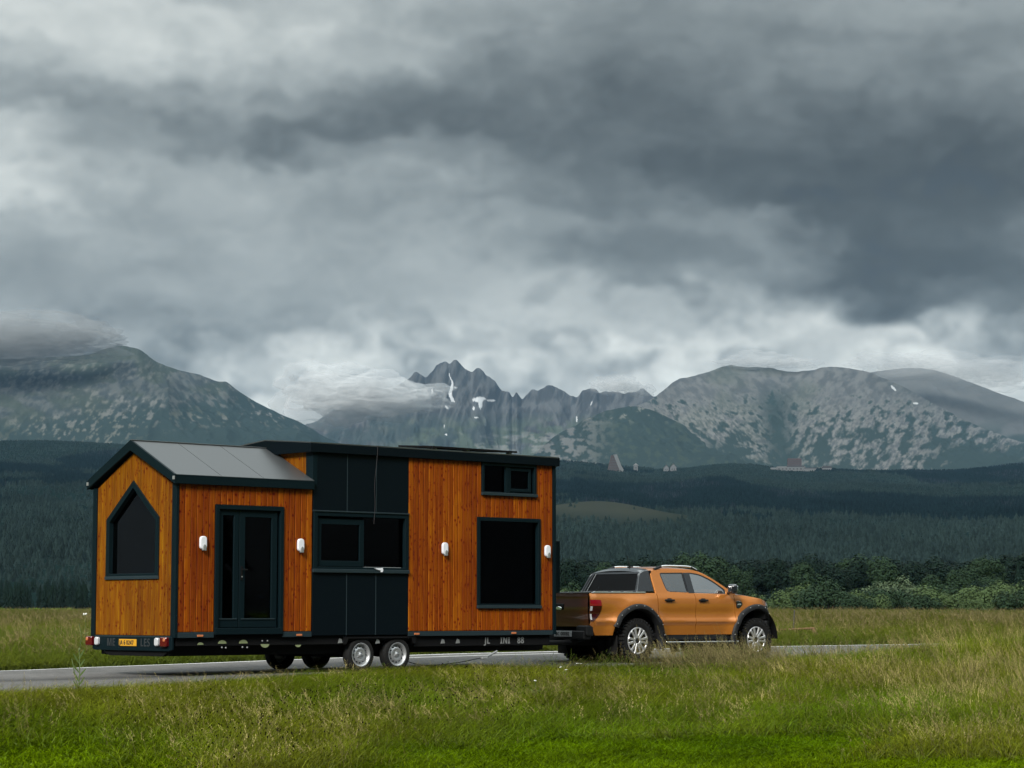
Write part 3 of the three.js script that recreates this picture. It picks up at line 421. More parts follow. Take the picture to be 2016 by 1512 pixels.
// ---------------------------------------------------------------- the house on its trailer. x along it from the rear, z outward from its near side
const house = thing('tiny_house', 'wood clad tiny house with dark panels on a twin axle trailer behind the pickup', 'tiny house');
house.position.copy(P(HX, 0.005, HD)); house.rotation.y = Math.PI / 2 - TH; house.scale.setScalar(0.945);
{
  const W = 2.6, MID = 1.32, T = 0.1, pr = seeded(19);
  const toRear = (g, l) => g.rotateY(-Math.PI / 2).translate(l, 0, 0);          // (w, y) drawings stand up in the rear wall: x -> -z ... outward -x
  const rearSlab = (pts, depth, l, holes = [], bev = 0) => toRear(slab(pts.map(([w, y]) => [-w, y]).reverse(), depth, holes.map((h) => h.map(([w, y]) => [-w, y])), bev), l).applyMatrix4(new THREE.Matrix4().makeScale(1, 1, 1));
  // after rotateY(-90) x -> z, z -> -x, so a drawing at -w stands at z = -w and its depth runs towards -x: l is the inner face
  // walls behind the cladding
  const doorHole = rect(0.83, 2.2, 0.74, 2.87), dHole = rect(2.94, 5.06, 1.83, 2.83), uHole = rect(6.95, 8.27, 3.33, 3.86), bHole = rect(6.84, 8.38, 1.2, 2.82);
  part('wall', [slab([[0.03, 0.68], [8.8, 0.68], [8.8, 3.92], [2.92, 3.92], [2.92, 3.3], [0.03, 3.3]], T, [doorHole, dHole, uHole, bHole]).translate(0, 0, -T - 0.024)], M.inside, house).userData.label = 'dark side wall behind the boards';
  part('wall', [slab([[0.03, 0.68], [8.8, 0.68], [8.8, 3.92], [2.92, 3.92], [2.92, 3.3], [0.03, 3.3]], T).translate(0, 0, -W)], M.navyPanel, house);
  const pent = [[0.57, 1.69], [2.1, 1.69], [2.1, 2.66], [MID, 3.29], [0.57, 2.66]];
  part('wall', rearSlab([[0.02, 0.68], [W - 0.02, 0.68], [W - 0.02, 3.26], [1.3, 3.9], [0.02, 3.26]], T, 0.125, [pent]), M.inside, house);
  part('wall', box(8.72, 8.82, 0.68, 3.92, -W + 0.1, -0.13, 0), M.navyPanel, house); part('wall', box(2.92, 3.0, 3.2, 3.95, -W + 0.1, -0.13, 0), M.navyPanel, house);
  part('floor', box(0.05, 8.8, 0.63, 0.69, -W + 0.03, -0.03, 0), M.inside, house);
  // near side boards
  const board = (g, set, x) => { const n = flat(g), p = n.attributes.position, uv = n.attributes.uv, ox = pr() * 3, oy = pr() * 3; for (let i = 0; i < p.count; i++) uv.setXY(i, (x === 'z' ? p.getZ(i) : p.getX(i)) / 0.75 + ox, p.getY(i) / 1.9 + oy); part('board', n, set[Math.floor(pr() * set.length)], house); };
  const sides = (breaks, y0, y1, holes, pitch = 0.118) => {
    for (let b = 0; b < breaks.length - 1; b++) { const n = Math.max(1, Math.round((breaks[b + 1] - breaks[b]) / pitch)); for (let k = 0; k < n; k++) {
      const a = lerp(breaks[b], breaks[b + 1], k / n), c = lerp(breaks[b], breaks[b + 1], (k + 1) / n), m = (a + c) / 2; let runs = [[y0, y1]];
      for (const [h0, h1, v0, v1] of holes) if (m > h0 && m < h1) runs = runs.flatMap(([u, v]) => [[u, Math.min(v, v0)], [Math.max(u, v1), v]].filter(([p, q]) => q - p > 0.02));
      for (const [u, v] of runs) board(slab(rect(a + 0.0035, c - 0.0035, u, v), 0.022, [], 0.009).translate(0, 0, -0.022), woods.side, 'x'); } }
  };
  sides([0.045, 0.79, 2.245, 2.878], 0.735, 3.25, [[0.79, 2.245, 0, 2.907]]);
  sides([5.105, 6.79, 6.9, 8.32, 8.43, 8.755], 0.722, 3.91, [[6.79, 8.43, 1.15, 2.86], [6.9, 8.32, 3.288, 4]]);
  // rear boards, cut along the gable and round the five sided window
  const gab = (w) => 3.25 + 0.6 * (1 - Math.abs(w - 1.3) / 1.17), roofOf = (w) => 2.68 + 0.65 * (1 - Math.abs(w - MID) / 0.81);
  const rb = [0.13, 0.515, MID, 2.125, 2.47];
  for (let b = 0; b < 4; b++) { const n = Math.round((rb[b + 1] - rb[b]) / 0.115); for (let k = 0; k < n; k++) {
    const a = lerp(rb[b], rb[b + 1], k / n) + 0.0025, c = lerp(rb[b], rb[b + 1], (k + 1) / n) - 0.0025, open = b === 1 || b === 2;
    const mid = (a < 1.3 && c > 1.3) ? [[1.3, gab(1.3)]] : [];
    const put = (pts) => board(rearSlab(pts, 0.022, 0.022, [], 0.007), woods.rear, 'z');
    if (!open) put([[a, 0.675], [c, 0.675], [c, gab(c)], ...mid, [a, gab(a)]]);
    else { put([[a, 0.675], [c, 0.675], [c, 1.648], [a, 1.648]]); put([[a, roofOf(a)], [c, roofOf(c)], [c, gab(c)], ...mid, [a, gab(a)]]); } } }
  for (let k = 0; k < 19; k++) board(rearSlab(rect(0.2 + k * 0.118, 0.316 + k * 0.118, 3.3, 4.0), 0.022, 2.912, [], 0.0035), woods.rear, 'z');
  // trims
  part('corner_trim', [box(-0.015, 0.04, 0.64, 3.25, -0.125, 0.012)], M.navy, house); part('corner_trim', [box(-0.015, 0.04, 0.64, 3.25, -W, -2.475)], M.navy, house);
  part('corner_trim', [box(8.76, 8.84, 0.64, 3.91, -0.12, 0.012)], M.navy, house); part('corner_trim', [box(2.87, 2.975, 3.3, 3.92, -0.195, 0.012)], M.navy, house);
  part('corner_trim', box(2.862, 2.9, 3.3, 3.98, -W - 0.01, -2.44), M.navy, house);
  part('base_trim', [box(0.045, 0.79, 0.638, 0.73, -0.05, 0.006), box(2.245, 2.88, 0.638, 0.73, -0.05, 0.006), box(5.1, 8.755, 0.632, 0.716, -0.05, 0.008)], M.edge, house);
  part('base_trim', rearSlab(rect(0.13, 2.47, 0.64, 0.672), 0.03, 0.02), M.edge, house);
  // dark middle section
  const xs = [2.885, 3.66, 4.334, 5.1];
  for (let k = 0; k < 3; k++) { part('dark_panel', box(xs[k] + 0.006, xs[k + 1] - 0.006, 2.866, 3.9, -0.024, 0.002), M.navyPanel, house); part('dark_panel', box(xs[k] + 0.006, xs[k + 1] - 0.006, 0.66, 1.786, -0.024, 0.002), M.navyPanel, house); }
  for (const x of [3.66, 4.334]) { part('joint_strip', box(x - 0.007, x + 0.007, 2.866, 3.9, -0.02, 0.006, 0.002), M.edge, house); part('joint_strip', box(x - 0.007, x + 0.007, 0.66, 1.786, -0.02, 0.006, 0.002), M.edge, house); }
  const ring = (x0, x1, y0, y1, t, z0, z1, tb = t) => slab(rect(x0, x1, y0, y1), z1 - z0, [rect(x0 + t, x1 - t, y0 + tb, y1 - t)], 0.004).translate(0, 0, z0);
  const pane = (x0, x1, y0, y1, z, parent) => part('pane', slab(rect(x0, x1, y0, y1), 0.006).translate(0, 0, z), M.pane, parent);
  const group = (name, label) => { const g = new THREE.Group(); g.name = name; house.add(g); if (label) g.userData.label = label; return g; };
  { const w = group('window', 'wide kitchen window with a narrow left sash in the dark panels');
    part('frame', [ring(2.9, 5.095, 1.79, 2.862, 0.085, -0.06, 0.02)], M.navy, w); part('sill', box(2.885, 5.1, 1.772, 1.835, -0.02, 0.045), M.edge, w); part('drip_edge', box(2.885, 5.1, 2.852, 2.876, -0.02, 0.035, 0.004), M.edge, w);
    part('sash', ring(2.995, 4.07, 1.885, 2.735, 0.1, -0.075, -0.02), M.navy, w); pane(3.09, 3.97, 1.98, 2.64, -0.055, w); pane(4.07, 5.02, 1.87, 2.78, -0.085, w);
    part('rail_highlight', box(4.07, 4.93, 1.868, 1.882, -0.06, -0.005, 0.003), M.steel, w); const c = part('window_catch', [slab([[4.255, 1.862], [4.4, 1.862], [4.45, 1.868], [4.462, 1.825], [4.45, 1.792], [4.41, 1.79], [4.4, 1.82], [4.33, 1.832]], 0.03, [], 0.004).translate(0, 0, 0.03)], M.white, w); c.userData.label = 'white plastic catch hanging over the sill'; }  // thin pale steel strip paints the highlight on the sash bottom rail
  { const w = group('window', 'small window of two lights high under the eave');
    part('frame', [ring(6.9, 8.32, 3.29, 3.905, 0.06, -0.06, 0.02), box(7.53, 7.62, 3.35, 3.85, -0.06, -0.002)], M.navy, w); part('sill', box(6.89, 8.33, 3.28, 3.335, -0.02, 0.045), M.edge, w); part('sash', ring(7.61, 8.2, 3.37, 3.83, 0.06, -0.06, -0.012), M.navy, w); pane(6.95, 7.54, 3.34, 3.86, -0.07, w); pane(7.66, 8.15, 3.42, 3.78, -0.05, w); }
  { const w = group('window', 'large square picture window near the front end'); part('frame', ring(6.79, 8.43, 1.15, 2.862, 0.07, -0.07, 0.02, 0.075), M.navy, w); part('sill', box(6.78, 8.44, 1.14, 1.195, -0.02, 0.04), M.edge, w); pane(6.85, 8.37, 1.22, 2.8, -0.075, w); }
  { const w = group('window', 'five sided gable window in the rear wall');
    const O = [[0.515, 1.645], [2.155, 1.645], [2.155, 2.685], [MID, 3.345], [0.515, 2.685]], I = [[0.615, 1.735], [2.055, 1.735], [2.055, 2.635], [MID, 3.215], [0.615, 2.635]];
    part('frame', rearSlab(O, 0.09, 0.07, [I], 0.004), M.navy, w); part('sill', rearSlab(rect(0.5, 2.165, 1.635, 1.69), 0.05, 0.02, [], 0.004), M.edge, w); part('pane', rearSlab(I.map(([a, b]) => [MID + (a - MID) * 1.03, 2.4 + (b - 2.4) * 1.03]), 0.006, 0.075), mat(0.16, 0.17, 0.18, 0.02, { physical: true, transmission: 1, thickness: 0, ior: 1.7, specularIntensity: 1 }), w); }
  { const w = group('door', 'dark double door with glazed leaves');
    part('frame', ring(0.79, 2.245, 0.7, 2.907, 0.075, -0.075, 0.022), M.navy, w); part('threshold', box(0.8, 2.235, 0.69, 0.8, -0.05, 0.03), M.navy, w);
    for (const [a, b, t] of [[0.87, 1.3, 0.1], [1.315, 2.125, 0.12]]) { const l = new THREE.Group(); l.name = 'door_leaf'; w.add(l); part('leaf_frame', [ring(a, b, 0.81, 2.83, t, -0.075, -0.018, 0.15)], M.navy, l); part('pane', slab(rect(a + t - 0.01, b - t + 0.01, 0.95, 2.74), 0.006).translate(0, 0, -0.055), M.pane, l); if (b > 2) { part('handle', [box(1.345, 1.385, 1.62, 1.86, -0.02, -0.004), box(1.35, 1.47, 1.79, 1.812, 0.01, 0.028)], M.black, l); part('lock', new THREE.CylinderGeometry(0.012, 0.012, 0.012, 10).rotateX(Math.PI / 2).translate(1.365, 1.68, 0), M.steel, l); } }
    part('rain_bar', [box(0.9, 1.27, 0.945, 0.965, -0.03, -0.005, 0.003), box(1.36, 2.08, 0.945, 0.965, -0.03, -0.005, 0.003)], M.edge, w); }
  // lamps with their clear bags pulled down
  for (const x of [0.526, 2.602, 5.963, 8.594]) { const g = group('wall_lamp'); part('lamp_shade', slab(rounded(rect(x - 0.066, x + 0.066, 2.135, 2.36), 0.065, 5), 0.055, [], 0.012, 2).translate(0, 0, 0.0), M.white, g); part('lamp_base', [slab(rounded([[x - 0.03, 2.115], [x + 0.045, 2.115], [x + 0.04, 2.2], [x + 0.008, 2.225], [x - 0.02, 2.2]], 0.012), 0.04, [], 0.004).translate(0, 0, 0.03)], M.galv, g); }
  // gabled roof of the rear part
  const slopeSlab = (l0, l1, za, ya, zb, yb, t) => { const g = new THREE.BoxGeometry(l1 - l0, t, Math.hypot(za - zb, yb - ya)); return g.rotateX(Math.atan2(yb - ya, za - zb)).translate((l0 + l1) / 2, (ya + yb) / 2 - t / 2, (za + zb) / 2); };
  { const r = group('roof', 'steep gabled roof over the rear part');
    const cuts = [-0.1, 0.87, 1.76, 2.872];
    for (let k = 0; k < 3; k++) for (const s of [0, 1]) part('roof_panel', slopeSlab(cuts[k] + 0.006, cuts[k + 1] - 0.006, s ? -W - 0.062 : 0.062, 3.392, -1.3, 4.042, 0.02), M.roof, r);
    for (const s of [0, 1]) part('roof_deck', slopeSlab(-0.095, 2.87, s ? -W - 0.055 : 0.055, 3.368, -1.3, 4.018, 0.07), M.navy, r);
    part('ridge_cap', [box(-0.1, 2.87, 4.03, 4.05, -1.34, -1.26, 0.005)], M.roof, r);
    part('eave_board', box(-0.09, 2.868, 3.235, 3.385, 0.015, 0.068), M.navy, r); part('eave_board', box(-0.09, 2.868, 3.235, 3.385, -W - 0.068, -W - 0.015), M.navy, r);
    part('barge_board', rearSlab([[-0.07, 3.235], [1.3, 3.86], [W + 0.07, 3.235], [W + 0.07, 3.39], [1.3, 4.046], [-0.07, 3.39]], 0.045, -0.06, [], 0.004), M.navy, r);
    for (const z of [0.03, -W - 0.06]) part('gutter_end', box(-0.122, -0.1, 3.3, 3.36, z, z + 0.05, 0.004), M.galv, r); }
  { const r = group('roof', 'low pitched roof over the tall front part');
    for (const s of [0, 1]) part('roof_panel', slopeSlab(2.78, 8.88, s ? -W - 0.06 : 0.06, 4.083, -1.3, 4.19, 0.02), M.roof, r);
    part('roof_deck', [slopeSlab(2.8, 8.86, 0.04, 4.06, -1.3, 4.165, 0.14), slopeSlab(2.8, 8.86, -W - 0.04, 4.06, -1.3, 4.165, 0.14)], M.navy, r);
    for (const [a, b] of [[2.79, 4.3], [4.302, 5.9], [5.902, 7.4], [7.402, 8.875]]) part('eave_board', box(a, b, 3.905, 4.066, 0.012, 0.06), M.navyPanel, r);
    part('eave_board', box(2.79, 8.875, 3.905, 4.066, -W - 0.06, -W - 0.012), M.navyPanel, r);
    part('barge_board', rearSlab([[-0.06, 3.905], [W + 0.06, 3.905], [W + 0.06, 4.066], [1.3, 4.175], [-0.06, 4.066]], 0.04, 2.82, [], 0.003), M.navyPanel, r);
    part('barge_board', rearSlab([[-0.06, 3.905], [W + 0.06, 3.905], [W + 0.06, 4.066], [1.3, 4.175], [-0.06, 4.066]], 0.04, 8.9, [], 0.003), M.navyPanel, r);
    const s = new THREE.Group(); s.name = 'solar_panel'; r.add(s); for (const [a, b] of [[5.76, 6.8], [6.82, 7.93]]) part('solar_module', slopeSlab(a, b, -0.12, 4.165, -1.1, 4.23, 0.035), M.black, s); part('mount', [box(6.7, 6.78, 4.08, 4.15, -0.3, -0.2), box(7.8, 7.86, 4.08, 4.16, -0.3, -0.2), box(5.9, 5.96, 4.08, 4.15, -0.3, -0.2)], M.galv, s); }
  part('cable', tube([V(4.3, 4.09, 0.075), V(4.295, 3.9, 0.07), V(4.27, 3.4, 0.03), V(4.285, 3.0, 0.025), V(4.24, 2.66, 0.05)], 0.004, 30, 5), mat(0.02, 0.017, 0.02, 0.8), house);
  part('storage_box', [box(8.85, 9.28, 1.45, 2.47, -1.25, -0.33, 0.02)], M.navy, house);
  // trailer
  part('chassis', [box(0.04, 8.75, 0.34, 0.63, -0.36, -0.27), box(0.04, 8.75, 0.34, 0.63, -W + 0.27, -W + 0.36), box(0.1, 8.7, 0.56, 0.63, -W + 0.05, -0.05), ...[0.3, 1.4, 2.6, 5.8, 7.2, 8.5].map((x) => box(x, x + 0.09, 0.36, 0.6, -W + 0.3, -0.3)), rod(V(4.04, 0.3, -0.1), V(4.04, 0.3, -W + 0.1), 0.045), rod(V(4.89, 0.3, -0.1), V(4.89, 0.3, -W + 0.1), 0.045)], M.black, house);
  part('added_shade_pan', box(0.12, 8.66, 0.33, 0.34, -W + 0.28, -0.28, 0), M.black, house);  // added unseen pan that deepens the shade under the trailer
  part('side_skirt', [box(0.05, 3.6, 0.5, 0.632, -0.09, -0.05), box(5.3, 8.72, 0.44, 0.632, -0.09, -0.05)], M.black, house);
  part('mudguard', [slab([[3.62, 0.63], [5.3, 0.63], [5.3, 0.5], [5.24, 0.5], [5.2, 0.6], [3.72, 0.6], [3.68, 0.5], [3.62, 0.5]], 0.26).translate(0, 0, -0.27)], M.black, house);
  part('drawbar', [rod(V(8.6, 0.47, -0.5), V(10.45, 0.45, -1.26), 0.05, 6), rod(V(8.6, 0.47, -2.1), V(10.45, 0.45, -1.34), 0.05, 6), box(10.35, 10.65, 0.4, 0.52, -1.37, -1.23)], M.black, house);
  part('bumper_panel', rearSlab([[0.03, 0.652], [2.5, 0.652], [2.5, 0.44], [2.42, 0.415], [0.12, 0.415], [0.03, 0.44]], 0.04, 0.0, [], 0.005), M.navy, house);
  part('under_rail', [rearSlab([[0.2, 0.412], [2.3, 0.412], [2.0, 0.325], [0.36, 0.325]], 0.06, 0.06)], M.black, house);
  const onRear = (g) => g.rotateY(-Math.PI / 2);
  const rt = (s, size, w, y, m, name, d = 0.004) => part(name, onRear(text(s, size, d)).translate(-0.042, y, -w), m, house);
  rt('ME', 0.135, 2.03, 0.49, M.dimText, 'lettering'); rt('LES', 0.135, 0.98, 0.49, M.dimText, 'lettering');
  { const p = group('number_plate', 'orange yellow number plate'); part('plate', rearSlab(rect(1.09, 1.63, 0.492, 0.61), 0.012, -0.042, [], 0.003), M.yellow, p); part('digits', onRear(text('JA 6 0247', 0.075, 0.003)).translate(-0.056, 0.515, -1.61).applyMatrix4(new THREE.Matrix4().makeScale(1, 1, 1)), M.ink, p); }
  const lampCluster = (w0, dir) => { const g = group('tail_lamp'); const q = (a, b) => dir > 0 ? [w0 + a, w0 + b] : [w0 - b, w0 - a];
    let [a, b] = q(0, 0.2); part('red_lens', rearSlab(rounded(rect(a, b, 0.49, 0.65), 0.03), 0.07, -0.03, [], 0.012), M.red, g); [a, b] = q(0.03, 0.09); part('amber_lens', rearSlab(rounded(rect(a, b, 0.575, 0.635), 0.025), 0.08, -0.03, [], 0.006), M.amber, g);
    [a, b] = q(0.27, 0.38); part('reverse_lens', [rearSlab(rounded(rect(a, b, 0.5, 0.64), 0.04), 0.06, -0.03, [], 0.012)], M.lens, g); };
  lampCluster(0.12, 1); lampCluster(2.64, -1);
  for (const x of [0.5, 2.6, 5.3, 7.72]) part('side_marker', box(x - 0.06, x + 0.06, 0.655, 0.69, 0.006, 0.024, 0.006), M.amber, house);
  const half = (x, y, r, up) => slab(Array.from({ length: 9 }, (_, k) => [x + r * Math.cos(k / 8 * Math.PI), y + (up ? 1 : -1) * r * 0.7 * Math.sin(k / 8 * Math.PI)])[up ? 'slice' : 'reverse'](), 0.01).translate(0, 0, -0.05);
  for (const [x, y, r, up] of [[0.55, 0.52, 0.06, 1], [1.0, 0.535, 0.085, 1], [1.44, 0.535, 0.09, 1], [1.9, 0.52, 0.09, 0], [2.62, 0.5, 0.06, 0]]) part('gap_light_patch', half(x, y, r, up), mat(0.17, 0.2, 0.1, 0.7), house);  // added pale half discs, coloured like bright field seen through chassis holes
  for (const [x, y] of [[0.99, 0.47], [1.07, 0.465], [1.42, 0.47], [1.52, 0.465], [1.84, 0.575], [1.95, 0.575]]) part('bolt', new THREE.SphereGeometry(0.016, 8, 6).translate(x, y, -0.04), M.galv, house);
  for (const [x, y] of [[3.56, 0.56], [4.42, 0.545], [5.98, 0.53], [6.35, 0.53]]) part('gap_light_patch', slab([[x - 0.05, y - 0.04], [x + 0.05, y - 0.035], [x + 0.03, y + 0.03], [x - 0.02, y + 0.045]], 0.01).translate(0, 0, -0.05), M.galv, house);  // more added pale pieces in place of light through chassis gaps
  for (const [s, x] of [['JL', 7.02], ['INI', 7.42], ['88', 7.86]]) part('lettering', text(s, 0.12, 0.004).translate(x, 0.475, -0.048), M.paleText, house);
  part('support_leg', [rod(V(7.35, 0.33, -0.06), V(7.05, 0.235, -0.02), 0.022, 8), box(6.93, 7.08, 0.19, 0.23, -0.07, 0.0, 0.01)], M.galv, house); part('brake_cable', tube([V(7.0, 0.22, -0.05), V(6.3, 0.13, -0.05), V(5.5, 0.1, -0.06), V(5.1, 0.2, -0.2)], 0.008, 20, 5), M.black, house);
  // steel wheels
  const R = 0.31, tyre = new THREE.LatheGeometry([[0.2, -0.085], [0.245, -0.098], [0.285, -0.09], [0.303, -0.07], [R, -0.05], [R, -0.03], [0.303, -0.028], [0.303, -0.02], [R, -0.018], [R, 0.018], [0.303, 0.02], [0.303, 0.028], [R, 0.03], [R, 0.05], [0.303, 0.07], [0.285, 0.09], [0.245, 0.098], [0.2, 0.085]].map(([a, b]) => new THREE.Vector2(a, b)), 40).rotateX(Math.PI / 2);
  const rim = join([new THREE.LatheGeometry([[0.001, 0.075], [0.03, 0.075], [0.036, 0.05], [0.07, 0.048], [0.095, 0.062], [0.125, 0.058], [0.15, 0.03], [0.168, 0.022], [0.176, 0.05], [0.185, 0.075], [0.2, 0.088], [0.214, 0.09], [0.217, 0.08], [0.205, 0.06]].map(([a, b]) => new THREE.Vector2(a, b)), 40).rotateX(Math.PI / 2)]);
  for (const [x, z, s] of [[4.04, -0.13, 1], [4.89, -0.13, 1], [4.04, -W + 0.13, -1], [4.89, -W + 0.13, -1]]) {
    const g = group('wheel'); g.position.set(x, R - 0.004, z); if (s < 0) g.rotation.y = Math.PI; part('tyre', tyre, M.rubber, g); part('rim', rim, M.steel, g);
    part('vent_hole', Array.from({ length: 12 }, (_, k) => new THREE.CylinderGeometry(0.014, 0.014, 0.01, 8).rotateX(Math.PI / 2).translate(Math.cos(k * 0.5236) * 0.142, Math.sin(k * 0.5236) * 0.142, 0.046)), M.black, g);
    part('wheel_bolt', Array.from({ length: 5 }, (_, k) => new THREE.CylinderGeometry(0.01, 0.01, 0.02, 6).rotateX(Math.PI / 2).translate(Math.cos(k * 1.2566) * 0.056, Math.sin(k * 1.2566) * 0.056, 0.055)), M.galv, g); }
}

// ---------------------------------------------------------------- the pickup. x along it from the rear bumper, z outward from its near side
{
  const truck = thing('pickup_truck', 'orange double cab pickup with black hoop and flares towing the tiny house', 'pickup');
  const TT = 0.8857; truck.position.copy(P(1.4775, 0.04, 43.572)); truck.rotation.y = Math.PI / 2 - TT;
  const TW = 1.86, AX = [1.26, 4.52], WY = 0.43;
  const paint = mat(0.51, 0.178, 0.032, 0.24, { physical: true, metalness: 0.5, clearcoat: 0.9, clearcoatRoughness: 0.06 }), shadedPaint = mat(0.085, 0.02, 0.006, 0.36, { physical: true, metalness: 0.35, clearcoat: 0.9, clearcoatRoughness: 0.06 });  // tailgate copy of the orange has the trailer shade painted in
  const plastic = mat(0.007, 0.0075, 0.0085, 0.6, { physical: true, specularIntensity: 0.5 }), gloss = mat(0.01, 0.011, 0.013, 0.16, { physical: true, clearcoat: 1, clearcoatRoughness: 0.03 }), chrome = mat(0.85, 0.86, 0.88, 0.16, { metalness: 1 }), satin = mat(0.75, 0.76, 0.78, 0.34, { metalness: 0.8 }), dark = M.black;
  const glass = mat(0.42, 0.46, 0.46, 0.02, { physical: true, transmission: 0.96, thickness: 0, ior: 6.5 }), glassRear = mat(0.22, 0.25, 0.26, 0.02, { physical: true, transmission: 0.96, thickness: 0, ior: 3.6 });
  // how far the side lies inside the widest plane
  const section = curve([[0.3, 0.09], [0.5, 0.06], [0.66, 0.04], [0.74, 0.03], [0.775, 0.004], [0.81, 0.006], [0.87, 0.03], [0.96, 0.036], [1.06, 0.022], [1.15, 0.018], [1.23, 0.026], [1.3, 0.05], [1.36, 0.075]]);
  const plan = (l) => 0.07 * Math.pow(clamp((0.22 - l) / 0.22), 2) + 0.42 * Math.pow(clamp((l - 4.4) / 0.85), 2.4);
  const inset = (l, y, bulge = true) => { let b = 0; if (bulge) for (const a of AX) { const r = Math.hypot(l - a, y - WY); b += 0.045 * Math.exp(-(((r - 0.66) / 0.15) ** 2)); } return section(y) + plan(l) - b; };
  const zOf = (d, far) => far ? -(TW - d) : -d;
  const arch = (l, low, R = 0.665) => { let y = low; for (const a of AX) { const q = R * R - (l - a) * (l - a); if (q > 0) y = Math.max(y, WY + Math.sqrt(q)); } return y; };
  const columns = (l0, l1) => { const s = new Set([l0, l1]); for (let l = l0; l < l1; l += 0.04) s.add(l); for (const a of AX) for (let k = 0; k <= 36; k++) { const l = a - 0.6655 * Math.cos(k / 36 * Math.PI); if (l > l0 && l < l1) s.add(l); } return [...s].sort((a, b) => a - b).filter((v, i, arr) => !i || v - arr[i - 1] > 0.0015); };
  const side = (name, l0, l1, low, high, m, far, off = 0, rows = 26) => {
    const c = columns(l0, l1), n = c.length;
    const f = (i, j) => { const e = i === 0 || i === n + 1 || j === 0 || j === rows + 1, l = c[clamp(i - 1, 0, n - 1)], a = low(l), b = high(l), y = lerp(a, Math.max(b, a + 0.004), clamp((j - 1) / (rows - 1))), d = inset(l, y) - off + (e ? 0.03 : 0); return [l + (i === 0 ? 0.004 : i === n + 1 ? -0.004 : 0), y, zOf(d, far)]; };
    return part(name, toCreasedNormals(gridGeo(n + 2, rows + 2, f, far), 0.7), m, truck);
  };
  const belt = curve([[0, 1.335], [1.8, 1.345], [2.8, 1.335], [3.9, 1.318]]), fender = curve([[3.9, 1.325], [4.1, 1.315], [4.4, 1.28], [4.7, 1.235], [4.9, 1.18], [5.02, 1.1], [5.1, 0.98]]);
  for (const far of [false, true]) {
    side('bed_side', 0.075, 1.8, (l) => arch(l, lerp(0.73, 0.53, smooth(0.08, 0.2, l))), belt, paint, far);
    const d1 = side('rear_door', 1.815, 2.826, (l) => arch(l, 0.53), belt, paint, far), d2 = side('front_door', 2.838, 3.908, (l) => arch(l, 0.53), belt, paint, far);
    side('fender', 3.92, 5.1, (l) => arch(l, 0.53), fender, paint, far);
    for (const [d, x] of [[d1, 2.1], [d2, 3.02]]) { const z = zOf(inset(x, 1.2) - 0.028, far), k = far ? -1 : 1; part('door_handle', [box(x - 0.13, x + 0.13, 1.19, 1.225, z - 0.012 * k, z + 0.012 * k, 0.01), slab(rounded([[x - 0.08, 1.17], [x + 0.08, 1.17], [x + 0.06, 1.245], [x - 0.06, 1.245]], 0.03), 0.012).translate(0, 0, z - 0.02 * k)], plastic, d); }
    // flares
    AX.forEach((a, wi) => {
      const ph0 = wi ? -0.2 : -0.32, ph1 = wi ? Math.PI + 0.42 : Math.PI + (-0.44), prof = [[0.585, 0.09], [0.592, -0.055], [0.615, -0.078], [0.665, -0.075], [0.7, -0.052], [0.714, -0.012], [0.712, 0.03]];
      const n = 40, f = (i, j) => { const t = lerp(wi ? -0.35 : -0.3, wi ? Math.PI + 0.5 : Math.PI - 0.4 + 0.0, i / (n - 1)), [r, o] = prof[j], l = a + r * Math.cos(t), y = WY + r * Math.sin(t), y2 = WY + 0.7 * Math.sin(t), d = section(clamp(y2, 0.45, 1.15)) * 0.6 + plan(a + 0.68 * Math.cos(t)) * 0.82; return [l, y, zOf(d + o, far)]; };
      const fl = part('wheel_flare', toCreasedNormals(gridGeo(n, prof.length, f, !far), 0.8), plastic, truck);
      part('bolt', Array.from({ length: 9 }, (_, k) => { const t = lerp(0.15, wi ? 3.0 : 2.65, k / 8), l = a + 0.672 * Math.cos(t), y = WY + 0.672 * Math.sin(t), d = section(clamp(y, 0.45, 1.15)) * 0.6 + plan(a + 0.68 * Math.cos(t)) * 0.82 - 0.076; return new THREE.SphereGeometry(0.011, 6, 5).translate(l, y, zOf(d, far)); }), M.galv, fl);
      part('wheel_well', [new THREE.CylinderGeometry(0.66, 0.66, 0.42, 28, 1, true, 0, Math.PI).rotateX(Math.PI / 2).rotateZ(Math.PI / 2).translate(a, WY, far ? -TW + 0.27 : -0.27), new THREE.CircleGeometry(0.66, 28).translate(a, WY, far ? -TW + 0.46 : -0.46)], dark, truck);
    });
    // tail lamp wrapped round the corner
    const lampR = (y) => curve([[0.8, 0.1], [0.86, 0.2], [0.95, 0.285], [1.05, 0.322], [1.15, 0.315], [1.21, 0.29]])(y);
    const lens = (name, y0, y1, l0, l1, m, off) => { const nu = 10, nv = 10; return part(name, toCreasedNormals(gridGeo(nu, nv, (i, j) => { const y = lerp(y0, y1, j / (nv - 1)), l = lerp(l0, Math.min(l1, lampR(y)), i / (nu - 1)); return [l, y, zOf(inset(l, y) - off, far)]; }, far), 0.8), m, lampG); };
    const lampG = new THREE.Group(); lampG.name = 'tail_lamp'; truck.add(lampG);
    lens('red_lens', 1.095, 1.21, 0.055, 1, mat(0.2, 0.005, 0.012, 0.12), 0.014); lens('dark_lens', 0.8, 1.093, 0.055, 1, mat(0.03, 0.003, 0.004, 0.1), 0.012);
    part('clear_lens', [[1.0, 1.085, 0.1], [0.83, 0.94, 0.09]].map(([y0, y1, l1]) => flat(gridGeo(6, 6, (i, j) => { const y = lerp(y0, y1, j / 5), l = lerp(0.058, l1, i / 5); return [l, y, zOf(inset(l, y) - 0.02, far)]; }, far))), M.lens, lampG);
